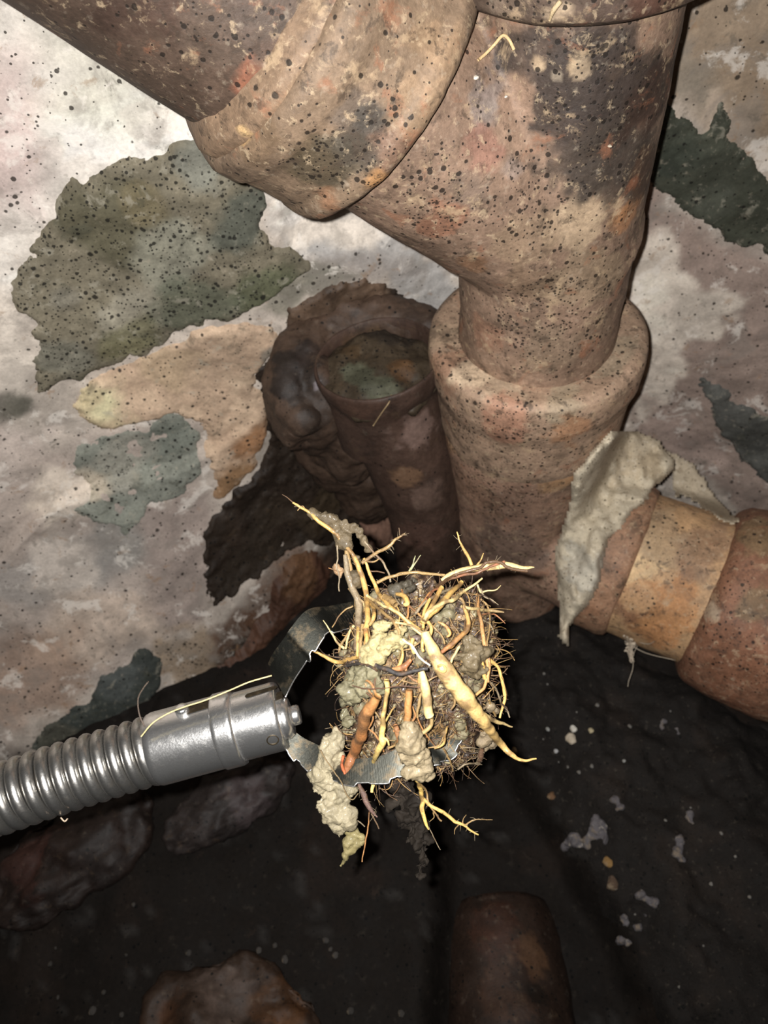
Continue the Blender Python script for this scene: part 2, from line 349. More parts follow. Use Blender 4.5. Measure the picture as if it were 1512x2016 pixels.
def region_paint(P2, col, dd, items, n1, n2, nz=.010):
    for poly, c, fe, st, dt in items:
        q = wpoly(poly)
        if len(q) < 3: continue
        sd = poly_sd(P2, q) + nz * n1 + nz * .5 * n2
        w_ = (sm(-fe, fe, sd) * st)[:, None]; col[:] = col * (1 - w_) + lin(c) * w_
        if dt is not None: dd[:] = dd * (1 - w_[:, 0]) + dt * w_[:, 0]
WALL_PAINT = [  # outline px, colour, feather m, strength, mould dots
    ([(-60, -60), (300, -60), (460, 200), (430, 330), (240, 330), (140, 420), (40, 560), (-60, 600)], (222, 214, 204), .02, .9, .05),
    ([(-60, 100), (60, 120), (80, 330), (60, 420), (-60, 420)], (190, 168, 162), .02, .8, .25),
    ([(100, 60), (300, 80), (330, 180), (240, 250), (110, 220)], (200, 196, 180), .02, .7, .1),
    ([(-60, 560), (60, 620), (80, 760), (50, 800), (-60, 820)], (226, 214, 200), .01, .9, .0),
    ([(-60, 770), (60, 765), (90, 800), (60, 830), (-60, 860)], (88, 86, 76), .006, .9, .1),
    ([(-60, 840), (120, 830), (70, 980), (-60, 1000)], (205, 190, 180), .012, .8, .1),
    ([(60, 880), (400, 820), (440, 1180), (300, 1290), (-60, 1500), (-60, 990)], (176, 162, 152), .02, .9, .12),
    ([(80, 930), (180, 930), (190, 1010), (80, 1040)], (222, 208, 192), .008, .9, .05),
    ([(180, 1000), (290, 1010), (300, 1100), (170, 1150)], (128, 128, 124), .01, .7, .1),
    ([(-60, 1090), (200, 1060), (260, 1130), (80, 1200), (-60, 1190)], (150, 145, 140), .012, .7, .05),
    ([(50, 1060), (200, 1080), (180, 1150), (60, 1160)], (206, 194, 182), .008, .7, .05),
    ([(100, 1190), (300, 1170), (320, 1260), (200, 1300), (60, 1290)], (190, 172, 156), .01, .8, .1),
    ([(-60, 1260), (140, 1240), (160, 1400), (-60, 1440)], (150, 124, 106), .015, .7, .2),
    ([(280, 1000), (420, 960), (430, 1140), (350, 1240), (290, 1180)], (152, 138, 130), .008, .85, .15),
    # painted plaster between the grey stone and the tall pipe
    ([(520, 350), (660, 400), (780, 450), (860, 520), (910, 620), (880, 660), (820, 600), (740, 540), (600, 520), (530, 460)], (176, 172, 168), .006, .95, .08),
    ([(530, 380), (600, 390), (760, 440), (740, 500), (640, 490), (540, 470)], (232, 220, 206), .006, .95, .0),
    ([(600, 500), (760, 480), (830, 540), (740, 560), (600, 560)], (150, 142, 136), .006, .7, .1),
    ([(620, 500), (720, 540), (560, 610), (480, 620)], (96, 96, 82), .006, .7, .35),
    # foot of the wall: damp
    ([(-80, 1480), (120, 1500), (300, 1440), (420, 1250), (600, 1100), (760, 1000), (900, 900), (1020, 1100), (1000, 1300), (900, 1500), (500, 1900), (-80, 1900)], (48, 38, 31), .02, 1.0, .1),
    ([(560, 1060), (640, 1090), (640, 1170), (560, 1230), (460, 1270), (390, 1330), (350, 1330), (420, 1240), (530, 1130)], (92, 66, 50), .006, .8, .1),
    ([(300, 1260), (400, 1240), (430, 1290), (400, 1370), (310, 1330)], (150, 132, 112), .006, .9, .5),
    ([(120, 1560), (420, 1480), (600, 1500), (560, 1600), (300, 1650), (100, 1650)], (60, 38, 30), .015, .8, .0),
    # right of the tall pipe
    ([(1200, -60), (1600, -60), (1600, 420), (1420, 260), (1300, 200)], (150, 130, 108), .02, .9, .1),
    ([(1330, 90), (1420, 110), (1400, 220), (1310, 200)], (136, 128, 116), .008, .7, .1),
    ([(1400, 180), (1470, 230), (1500, 330), (1450, 330), (1390, 240)], (182, 164, 146), .005, .9, .0),
    ([(1240, 350), (1400, 460), (1600, 520), (1600, 1000), (1480, 1030), (1240, 860), (1200, 640)], (150, 132, 122), .01, .95, .16),
    ([(1240, 500), (1300, 470), (1350, 540), (1420, 560), (1470, 590), (1410, 660), (1340, 690), (1330, 800), (1260, 830), (1220, 760), (1210, 620)], (212, 200, 186), .006, .95, .05),
    ([(1260, 780), (1400, 830), (1450, 960), (1300, 880)], (168, 148, 138), .01, .8, .1),
]
NS, NZ_ = 640, 460
sa = np.linspace(S0 - .55, S0 + .95, NS); sa = np.concatenate([np.linspace(0, S0 - .56, 30), sa, np.linspace(S0 + .96, ps[-1], 20)])
za = np.concatenate([np.linspace(-.86, .0, NZ_), np.linspace(.01, .25, 12)])
S_, Z_ = np.meshgrid(sa, za, indexing='ij'); S_ = S_.ravel(); Z_ = Z_.ravel()
wall_me = new_mesh('wall_back', wall_pt(S_, Z_, wall_h(S_, Z_)), grid_faces(len(sa), len(za)))
P2 = np.stack([S_, Z_], -1); P3 = np.stack([S_, Z_, 0 * S_], -1)
n1 = fbm(P3, 60, 5, 21); n2 = fbm(P3, 16, 3, 22)
col = np.tile(lin((196, 184, 172)), (len(S_), 1)); dd = np.full(len(S_), .08)
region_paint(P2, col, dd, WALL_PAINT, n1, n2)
n3 = fbm(P3, 34, 5, 31); n4 = fbm(P3 * np.array([.6, 1.6, 1]), 22, 4, 33)
ww = (sm(.25, .6, n3) * .45)[:, None]; col = col * (1 - ww) + col * .55 * ww
ww = (sm(.25, .55, n4) * .35)[:, None]; bright = np.minimum(col * 1.45, .85); col = col * (1 - ww) + bright * ww
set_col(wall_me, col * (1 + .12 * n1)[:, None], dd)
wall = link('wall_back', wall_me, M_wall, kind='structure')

def stone(poly, colr, proud, label=None, dots=.3, m=None, mott=(), edge=.006, seed=1, relief=.002, step=.0016, name='stone', nz=.006):
    q = wpoly(poly); lo_ = q.min(0) - .012; hi = q.max(0) + .012
    a = np.arange(lo_[0], hi[0], step); b = np.arange(lo_[1], hi[1], step)
    A, B = np.meshgrid(a, b, indexing='ij'); A = A.ravel(); B = B.ravel(); p3 = np.stack([A, B, 0 * A], -1)
    n = fbm(p3, 75, 4, seed + 40, .6); sd = poly_sd(np.stack([A, B], -1), q) + nz * n
    h = wall_h(A, B) + (proud + .003) * sm(-.002, edge, sd) - .003 + relief * fbm(p3, 30, 4, seed) * sm(0, .01, sd) + relief * .35 * fbm(p3, 120, 3, seed + 1) * sm(0, .004, sd)
    keep = sd > -.0035
    idx = -np.ones(len(A), int); idx[keep] = np.arange(keep.sum()); fc = grid_faces(len(a), len(b)); fc = idx[fc]; fc = fc[(fc >= 0).all(1)]
    me = new_mesh(name, wall_pt(A[keep], B[keep], h[keep]), fc)
    nn = fbm(p3, 40, 5, seed + 60)[keep]; n5 = fbm(p3, 18, 4, seed + 61)[keep]
    c = np.tile(lin(colr), (keep.sum(), 1)); dd_ = np.full(keep.sum(), dots)
    P2_ = np.stack([A, B], -1)[keep]
    for (px, py, rp, cc, st) in mott:
        ctr, R = wr(px, py, rp)
        if ctr is None: continue
        w_ = (sm(1.3, .7, np.linalg.norm(P2_ - ctr, axis=1) / R + .5 * nn + .3 * n5) * st)[:, None]; c = c * (1 - w_) + lin(cc) * w_
    w_ = (sm(.1, .6, nn) * .4)[:, None]; c = c * (1 - w_) + np.minimum(c * 1.7, .8) * w_
    w_ = (sm(.1, .6, -n5) * .4)[:, None]; c = c * (1 - w_) + c * .55 * w_
    set_col(me, c, dd_)
    return link(name, me, m or M_stone, wall, label=label)
stone([(25, 590), (20, 550), (60, 500), (85, 430), (110, 380), (135, 332), (165, 355), (195, 340), (235, 308), (300, 300), (335, 275), (400, 262), (450, 300), (520, 355), (530, 400), (516, 440), (545, 480), (590, 492), (610, 530), (560, 575), (500, 612), (420, 640), (340, 662), (290, 695), (200, 735), (75, 775), (72, 700), (72, 640), (40, 620)],
      (112, 105, 89), .003, 'bare grey green stone with dark pinholes', .6, mott=[(200, 440, 90, (84, 80, 62), .8), (400, 330, 60, (122, 122, 112), .8), (480, 430, 60, (76, 80, 72), .8), (330, 500, 60, (150, 148, 132), .7), (240, 620, 60, (158, 152, 136), .6), (120, 590, 50, (104, 100, 90), .7), (520, 560, 60, (80, 84, 62), .8), (250, 670, 50, (122, 118, 88), .7), (280, 400, 40, (128, 116, 88), .5), (390, 600, 60, (92, 96, 80), .7), (120, 700, 50, (120, 118, 106), .7)], seed=11)
stone([(130, 800), (170, 760), (300, 690), (380, 655), (520, 626), (545, 640), (560, 680), (522, 720), (508, 770), (530, 800), (528, 860), (505, 920), (485, 945), (425, 990), (410, 900), (395, 835), (330, 815), (290, 838), (230, 848), (165, 840)],
      (186, 160, 136), .004, 'warm beige stone with a rust stained edge', .2, mott=[(200, 790, 60, (196, 182, 146), .9), (500, 860, 50, (140, 96, 58), .8), (470, 940, 50, (120, 86, 50), .8), (330, 720, 50, (178, 156, 126), .5), (440, 760, 60, (190, 164, 140), .6), (540, 690, 25, (130, 124, 114), .8)], seed=12, edge=.008)
stone([(110, 915), (200, 852), (290, 842), (330, 812), (385, 822), (400, 870), (398, 930), (370, 985), (300, 1000), (250, 1060), (190, 1030), (150, 1010), (165, 960)],
      (128, 130, 120), .0015, 'smooth blue grey stone', .35, mott=[(180, 960, 30, (200, 186, 166), .8), (340, 860, 40, (124, 128, 118), .8), (240, 900, 50, (160, 156, 144), .7)], seed=13)
stone([(500, 745), (535, 700), (555, 650), (560, 600), (640, 560), (720, 545), (800, 580), (850, 650), (870, 720), (880, 900), (880, 1060), (760, 1050), (640, 1075), (600, 1070), (540, 1110), (420, 1195), (395, 1120), (390, 1050), (420, 1010), (470, 960), (530, 880), (520, 800)],
      (42, 33, 26), .004, 'dark wet stone around the capped pipe mouth', .2, M_wet, mott=[(720, 570, 70, (92, 74, 60), .9), (600, 610, 50, (88, 70, 56), .8), (560, 740, 40, (34, 28, 26), .8), (640, 980, 60, (66, 54, 40), .8), (520, 1100, 80, (48, 40, 32), .8), (560, 1000, 50, (58, 48, 38), .6)], seed=14, relief=.0035)
stone([(700, 1045), (715, 1000), (745, 960), (770, 1010), (775, 1060), (740, 1080), (710, 1070)], (120, 92, 78), .012, 'small pinkish stone', .05, M_wet, seed=15, edge=.008)
stone([(540, 1130), (575, 1085), (620, 1085), (650, 1120), (650, 1180), (600, 1240), (560, 1330), (470, 1370), (380, 1420), (330, 1440), (380, 1350), (460, 1290), (520, 1200)],
      (74, 50, 38), .010, 'red brown stone', .1, M_wet, mott=[(590, 1120, 40, (110, 80, 56), .7), (480, 1250, 60, (84, 58, 44), .7)], seed=16, edge=.01, relief=.005)
stone([(55, 1475), (85, 1425), (165, 1385), (195, 1335), (250, 1305), (285, 1272), (322, 1288), (318, 1340), (300, 1390), (240, 1430), (150, 1450), (100, 1490)],
      (58, 62, 58), .003, 'dark slate grey stone', .15, mott=[(230, 1340, 50, (88, 92, 90), .7), (110, 1450, 40, (84, 82, 72), .8)], seed=17)
stone([(1262, 340), (1275, 270), (1290, 195), (1345, 215), (1380, 250), (1420, 200), (1460, 290), (1530, 370), (1560, 530), (1500, 500), (1430, 472), (1350, 420), (1300, 385)],
      (62, 64, 54), .003, 'dark green grey stone', .15, mott=[(1340, 300, 60, (50, 54, 46), .8), (1470, 420, 60, (56, 58, 48), .6), (1400, 400, 40, (74, 76, 66), .7)], seed=18)
stone([(1370, 745), (1400, 740), (1450, 790), (1540, 830), (1560, 980), (1490, 940), (1440, 880), (1405, 820)], (84, 84, 80), .003, 'dark grey stone', .1, mott=[(1490, 860, 40, (70, 70, 66), .8)], seed=19)

# ---- floor: wet, nearly black, with a sunken channel
fx = np.linspace(-1.3, 1.2, 360); fy = np.linspace(-.95, .62, 240)
FX, FY = np.meshgrid(fx, fy, indexing='ij'); FX = FX.ravel(); FY = FY.ravel(); p3 = np.stack([FX, FY, 0 * FX], -1)
def floor_pt(px, py, z=ZF):
    r = ray(px, py); return r * (z / r[2])
def fpoly(pts): return np.array([floor_pt(*p)[:2] for p in pts])
trench = fpoly([(870, 1500), (960, 1380), (1010, 1480), (1110, 1650), (1230, 1850), (1330, 2060), (1400, 2300), (850, 2300), (860, 1900)])
def floor_h(X, Y):
    p = np.stack([X, Y, 0 * X], -1); t = sm(-.012, .012, poly_sd(np.stack([X, Y], -1), trench) + .006 * fbm(p, 40, 3, 8))
    return ZF + .010 * fbm(p, 7, 4, 9) + .003 * fbm(p, 40, 4, 10) - .045 * t
fme = new_mesh('floor', np.stack([FX, FY, floor_h(FX, FY)], -1), grid_faces(len(fx), len(fy))[:, ::-1])
nf = fbm(p3, 20, 5, 12); nf2 = fbm(p3, 60, 4, 13)
fc = np.tile(lin((22, 18, 15)), (len(FX), 1)); w_ = (sm(.3, .6, nf) * .5)[:, None]; fc = fc * (1 - w_) + lin((34, 26, 21)) * w_
w_ = (sm(.55, .8, nf2) * .3)[:, None]; fc = fc * (1 - w_) + lin((66, 64, 62)) * w_
set_col(fme, fc, .1 + 0 * FX)
floor = link('floor', fme, M_black, kind='structure')

# ================================================================== PIPES
def axp(s): return Apt - s * Zu
Zu = np.array([0, 0, 1.0]); Apt = at(1058, 640, .564)                  # stack axis, s metres below px row 640
Rw = np.array([1.0, 0, 0])
# --- wye fitting of the stack
J = axp(-.083)                                                          # where the branch leaves
Bd = Zu * math.cos(math.radians(45)) + np.array([-1, -.06, 0]) * math.sin(math.radians(45)); Bd /= np.linalg.norm(Bd)
wye = thing('wye_fitting', 'mottled brown cast drain fitting with an upward side branch, tallest pipe against the wall', 'pipe fitting', axp(.012))
PC = (122, 100, 84)
barrel = remesh([lathe(axp(.03), Zu, [(0, .056), (.34, .0555)], 96, .004), lathe(J - Bd * .04, Bd, [(0, .045), (.03, .0555), (.15, .060), (.19, .061)], 96, .004)], .0021, 16, 'barrel')
displace(barrel, [(30, .0008, 1), (120, .0004, 2)])
tr = tree_of(barrel)
paint(barrel, (122, 100, 84), [
    (1120, 200, 120, (66, 56, 50), .85), (1200, 300, 90, (70, 60, 54), .8), (1100, 300, 60, (80, 68, 60), .7), (1280, 200, 70, (70, 52, 42), .8),
    (970, 200, 60, (116, 104, 98), .8), (960, 300, 60, (130, 96, 82), .8), (1010, 330, 40, (128, 112, 102), .8), (930, 380, 60, (96, 82, 72), .7),
    (880, 430, 50, (130, 92, 72), .8), (1150, 430, 60, (168, 146, 120), .75), (1230, 430, 40, (156, 112, 78), .7), (1030, 480, 70, (140, 118, 96), .6),
    (1160, 560, 80, (140, 120, 98), .7), (1020, 560, 50, (126, 104, 84), .6), (960, 660, 40, (142, 108, 88), .8), (1000, 740, 60, (150, 124, 104), .6),
    (1100, 680, 60, (124, 106, 88), .6), (1180, 640, 50, (112, 94, 78), .6), (930, 520, 40, (118, 88, 66), .8), (1140, 230, 165, (60, 51, 46), .85), (1230, 330, 90, (66, 57, 50), .8), (1060, 130, 70, (66, 56, 50), .8), (1100, 330, 70, (74, 64, 56), .6), (1290, 200, 60, (62, 46, 38), .8), (1270, 330, 40, (84, 62, 48), .7), (1060, 125, 16, (160, 138, 112), .8), (1140, 135, 18, (158, 138, 114), .8), (1095, 150, 10, (150, 136, 118), .7), (975, 210, 40, (120, 108, 100), .8), (1215, 425, 30, (150, 108, 74), .7)],
    [(1150, 200, 130, .75), (1050, 380, 130, .8), (870, 400, 110, .85), (1060, 620, 130, .85), (1150, 650, 80, .6), (960, 300, 80, .3), (1180, 480, 90, .4)], var=.3, tree=tr, dbase=.15)
link('barrel', barrel, M_pipe, wye)
V, Fc = lathe(axp(-.224), Zu, [(0, .0545), (.002, .066), (.006, .0725), (.02, .0745), (.055, .0755), (.09, .077), (.095, .081), (.108, .082), (.112, .078)], 120)
hub = new_mesh('hub', V, Fc); displace(hub, [(30, .0008, 4)])
paint(hub, (74, 61, 52), [(1000, 20, 50, (120, 104, 90), .7), (1100, 20, 30, (160, 140, 116), .7), (1180, 30, 60, (78, 64, 56), .8), (1280, 20, 60, (78, 54, 44), .8)], [(1050, 20, 90, .7)], var=.3, dbase=.2)
link('hub', hub, M_pipe, wye, label='socket at the top edge')
V, Fc = lathe(J, Bd, [(.140, .056), (.1415, .067), (.1435, .0735), (.147, .076), (.153, .0765), (.158, .0745), (.172, .0755), (.184, .0765), (.187, .0785), (.198, .079), (.203, .0765), (.207, .070), (.209, .060)], 130)
bh = new_mesh('branch_hub', V, Fc); displace(bh, [(28, .0012, 5), (90, .0004, 6)])
paint(bh, (116, 97, 79), [(500, 260, 60, (112, 92, 72), .8), (640, 320, 70, (100, 86, 66), .8), (700, 230, 60, (94, 82, 72), .8), (760, 300, 50, (118, 92, 76), .8), (830, 200, 70, (140, 116, 92), .8),
    (860, 80, 70, (136, 112, 88), .8), (740, 360, 30, (166, 124, 82), .9), (690, 300, 40, (70, 66, 62), .8), (730, 230, 36, (60, 58, 54), .7), (660, 320, 70, (70, 63, 52), .75), (610, 320, 50, (84, 72, 56), .7), (800, 320, 30, (150, 116, 84), .7), (480, 270, 16, (196, 160, 110), .9), (650, 400, 40, (130, 96, 72), .8)],
    [(640, 310, 100, .95), (720, 250, 100, .8), (700, 350, 70, .8)], var=.25, dbase=.12)
link('branch_hub', bh, M_pipe, wye, label='socket with a raised lip on the side branch')
# --- pipe that comes down into the branch socket
bp_ = thing('branch_pipe', 'thick brown pipe slanting in from the top left into the branch socket', 'pipe', J + Bd * .2)
V, Fc = lathe(J, Bd, [(.190, .060), (.203, .0675), (.211, .0665), (.36, .0665)], 130)
me = new_mesh('barrel', V, Fc); displace(me, [(20, .0008, 7)])
paint(me, (76, 61, 51), [(300, 20, 80, (64, 48, 40), .8), (420, 60, 80, (84, 70, 60), .7), (520, 180, 60, (134, 88, 68), .8), (600, 60, 80, (104, 88, 74), .7), (520, 30, 60, (84, 70, 62), .6), (660, 120, 50, (120, 90, 72), .7), (760, 30, 60, (126, 106, 86), .7), (600, 210, 50, (128, 104, 80), .7)],
      [(430, 60, 120, .35), (640, 60, 100, .3)], var=.25, dbase=.1)
link('barrel', me, M_pipe, bp_)
V, Fc = lathe(J, Bd, [(.199, .062), (.203, .0745), (.209, .0735), (.216, .068), (.220, .064)], 110)
me = new_mesh('mortar_fillet', V, Fc); displace(me, [(40, .0018, 8)])
paint(me, (124, 102, 82), [(480, 262, 18, (200, 166, 118), .9), (620, 200, 60, (130, 102, 80), .7)], [], dbase=.1)
link('mortar_fillet', me, M_pipe, bp_)

# --- lower fitting: socket, body, and its branch to the right
Dl = np.array([.83, -.55, -.03]); Dl /= np.linalg.norm(Dl)
Q = axp(.243)
tee = thing('tee_fitting', 'orange brown drain fitting with a wide socket, under the tall pipe', 'pipe fitting', axp(.335))
V, Fc = lathe(axp(.098), Zu, [(0, .055), (0, .070), (.012, .0725), (.05, .0745), (.066, .0785), (.084, .079), (.0905, .0775), (.0935, .072), (.0915, .060)], 130)
me = new_mesh('socket', V, Fc); displace(me, [(26, .0011, 14), (90, .0004, 15)])
paint(me, (146, 122, 102), [(900, 720, 50, (150, 116, 94), .8), (930, 740, 34, (206, 182, 154), .9), (1000, 780, 50, (176, 154, 130), .8), (1100, 790, 60, (150, 134, 112), .8), (1200, 700, 50, (140, 124, 104), .8), (880, 660, 40, (150, 128, 106), .8),
    (1000, 830, 60, (160, 118, 96), .8), (1130, 850, 50, (158, 118, 88), .8)], [(900, 830, 70, 1.0), (1000, 850, 110, .6)], var=.2, dbase=.25)
link('socket', me, M_pipe, tee)
body = remesh([lathe(axp(.345), Zu, [(0, .060), (.16, .0625), (.20, .066), (.25, .071), (.262, .070)], 90, .004),
               lathe(Q - Dl * .03, Dl, [(0, .056), (.06, .061), (.125, .064)], 90, .004)], .003, 12, 'body')
displace(body, [(24, .0012, 16), (90, .0004, 17)])
paint(body, (140, 112, 94), [(900, 850, 60, (140, 108, 80), .7), (1000, 860, 70, (156, 116, 94), .8), (1120, 880, 60, (150, 112, 86), .8), (1000, 1000, 70, (130, 104, 88), .8), (920, 960, 50, (140, 110, 90), .7), (900, 1080, 60, (112, 86, 74), .8), (1000, 1080, 60, (106, 88, 78), .7), (1100, 950, 30, (170, 134, 96), .6)],
      [(915, 880, 75, 1.0), (960, 960, 110, .7), (1050, 850, 90, .45), (1000, 1060, 60, .3)], var=.2, dbase=.18)
link('body', body, M_pipe, tee)
V, Fc = lathe(Q, Dl, [(.072, .060), (.074, .069), (.080, .0725), (.105, .0735), (.112, .071), (.116, .064)], 120)
me = new_mesh('branch_collar', V, Fc); displace(me, [(26, .0012, 18)])
paint(me, (148, 114, 90), [(1090, 1020, 40, (190, 150, 104), .8), (1070, 1120, 40, (132, 104, 90), .7), (1150, 930, 50, (150, 126, 104), .7), (1150, 1200, 40, (140, 104, 80), .8)], [(1100, 950, 60, .3)], var=.2, dbase=.1)
link('branch_collar', me, M_pipe, tee)
# --- lateral clay pipe
lat = thing('lateral_pipe', 'pale orange clay pipe running right from the lower fitting', 'pipe', Q + Dl * .19 - Zu * .066)
V, Fc = lathe(Q, Dl, [(.100, .060), (.112, .0675), (.24, .0695)], 130)
me = new_mesh('barrel', V, Fc); displace(me, [(18, .0014, 19), (80, .0004, 20)])
paint(me, (176, 142, 106), [(1240, 1100, 60, (206, 176, 134), .8), (1300, 1040, 60, (168, 142, 112), .8), (1380, 980, 60, (142, 128, 110), .9), (1290, 1200, 60, (176, 128, 86), .9), (1200, 1180, 50, (120, 88, 68), .8), (1250, 1170, 26, (200, 160, 118), .7), (1300, 1260, 30, (190, 138, 94), .8), (1400, 1060, 60, (140, 112, 90), .7)],
      [(1240, 1180, 60, .4), (1320, 1050, 60, .3)], var=.15, dbase=.08)
link('barrel', me, M_pipe, lat)
# --- junction at the right edge
rj = thing('junction_pipe', 'red brown pipe junction with a broad socket at the right edge of the picture', 'pipe fitting', Q + Dl * .30 - Zu * .09)
V, Fc = lathe(Q, Dl, [(.178, .064), (.181, .076), (.188, .083), (.21, .087), (.25, .088), (.30, .082), (.34, .072), (.60, .070)], 120, .003)
jb = remesh([(V, Fc), lathe(Q + Dl * .315, Zu, [(-.03, .05), (.05, .074), (.12, .075), (.16, .076), (.36, .076)], 90, .004)], .0032, 8, 'socket')
displace(jb, [(20, .0016, 21), (90, .0005, 22)])
paint(jb, (124, 88, 68), [(1420, 1080, 60, (112, 80, 62), .8), (1360, 1230, 60, (120, 84, 66), .8), (1480, 1300, 80, (128, 88, 66), .7), (1400, 1205, 18, (190, 170, 146), .8), (1500, 1060, 50, (128, 108, 80), .7), (1510, 950, 50, (110, 84, 60), .7), (1440, 1380, 60, (120, 82, 62), .7), (1480, 1180, 40, (112, 98, 72), .6)],
      [(1400, 1180, 90, .35), (1480, 1330, 90, .3)], var=.25, dbase=.12)
link('socket', jb, M_pipe, rj)

# --- open stub of an older pipe, half sunk in the wall
MC = at(742, 702, .588)
hop = thing('pipe_stub', 'open dark brown pipe stub in the wall, left of the tall pipe', 'pipe', MC - Zu * .30)
hp = catmull([MC - Zu * .36 + np.array([.030, -.014, 0]), MC - Zu * .27 + np.array([.030, -.014, 0]), MC - Zu * .18 + np.array([.027, -.014, 0]), MC - Zu * .11 + np.array([.018, -.013, 0]), MC - Zu * .06 + np.array([.008, -.008, 0]), MC - Zu * .03 + np.array([.002, -.002, 0]), MC - Zu * .008], 90)
hr = np.interp(np.linspace(0, 1, 90), [0, .25, .45, .6, .72, .82, .90, .96, 1], [.033, .034, .036, .038, .0405, .0435, .0462, .0480, .0487])
V1, F1 = sweep(hp, hr, 90, cap=False)
# rim and the inner wall
a = np.linspace(0, 2 * np.pi, 90, endpoint=False)
T, Nn, Bb = frames(hp)
def ring(c, r): return c + r * (np.cos(a)[:, None] * Nn[-1] + np.sin(a)[:, None] * Bb[-1])
rings = [ring(MC - Zu * z_, r_) for z_, r_ in [(.0035, .0487), (.0010, .0484), (.0, .0474), (.0012, .0462), (.010, .0450), (.02, .0445), (.03, .044), (.045, .043), (.06, .042), (.08, .040)]]
Vall = np.vstack([V1] + rings); nb = len(hp); Fall = grid_faces(nb + len(rings), 90, True)[:, ::-1]
me = new_mesh('stub_body', Vall, Fall); displace(me, [(30, .0008, 24), (110, .0003, 25)])
paint(me, (66, 50, 42), [(820, 860, 50, (112, 92, 84), .7), (800, 940, 30, (120, 92, 70), .6), (840, 980, 40, (104, 84, 74), .7), (700, 800, 40, (74, 54, 44), .7), (660, 640, 60, (52, 40, 34), .7), (820, 1060, 50, (96, 72, 62), .7), (740, 690, 60, (84, 66, 46), .7), (700, 690, 40, (88, 68, 44), .6), (780, 700, 30, (98, 72, 46), .8)], [], var=.3, dbase=.05)
link('stub_body', me, M_wet, hop)
an = np.radians(np.linspace(-35, 212, 60)); hc = MC + np.array([-.004, .006, -.0175])
ha = hc + np.stack([.064 * np.cos(an), .058 * np.sin(an), -.035 * np.abs(np.sin((an - np.radians(100)) / 2)) ** 3], -1)
me = remesh([sweep(ha, np.interp(np.linspace(0, 1, 60), [0, .2, .6, .85, 1], [.006, .018, .022, .020, .008]), 20), sweep(ha + np.array([0, .014, -.022]), .024, 20), ball(hc + np.array([-.052, .022, -.05]), (.026, .04, .06)), ball(hc + np.array([-.035, .045, -.10]), (.045, .045, .10)), ball(hc + np.array([-.02, .05, -.16]), (.04, .04, .10)), ball(hc + np.array([-.045, .004, -.035]), (.022, .03, .045)), ball(hc + np.array([-.028, .012, -.075]), (.030, .034, .07))], .0022, 12, 'haunch')
displace(me, [(18, .006, 28), (60, .0025, 29), (200, .0006, 30)])
paint(me, (70, 55, 45), [(740, 575, 60, (92, 74, 60), .8), (600, 620, 40, (84, 66, 54), .7), (570, 740, 60, (36, 30, 27), .9), (620, 700, 30, (42, 33, 29), .8), (640, 800, 60, (44, 35, 29), .8), (830, 640, 40, (58, 46, 39), .8), (625, 760, 8, (120, 112, 116), .7)], [], var=.3, dbase=.05)
link('mortar_haunch', me, M_wet, hop, label='dark brown mortar packed round the mouth')
V, Fc = ball(MC - Zu * .019, (.0462, .0462, .013)); me = new_mesh('silt_fill', V, Fc)
m2 = bmesh.new(); m2.from_mesh(me); bmesh.ops.subdivide_edges(m2, edges=m2.edges, cuts=3, use_grid_fill=True); m2.to_mesh(me); m2.free(); me.polygons.foreach_set('use_smooth', np.ones(len(me.polygons), bool))
displace(me, [(60, .003, 26), (250, .0015, 27)])
paint(me, (60, 50, 38), [(760, 650, 60, (46, 39, 32), .9), (790, 715, 26, (88, 60, 34), .6), (690, 690, 30, (78, 60, 40), .6), (700, 735, 26, (80, 82, 66), .7), (750, 765, 26, (88, 90, 74), .7)], [], var=.4, dbase=.3)
link('silt_fill', me, M_wet, hop, label='gritty green grey silt')

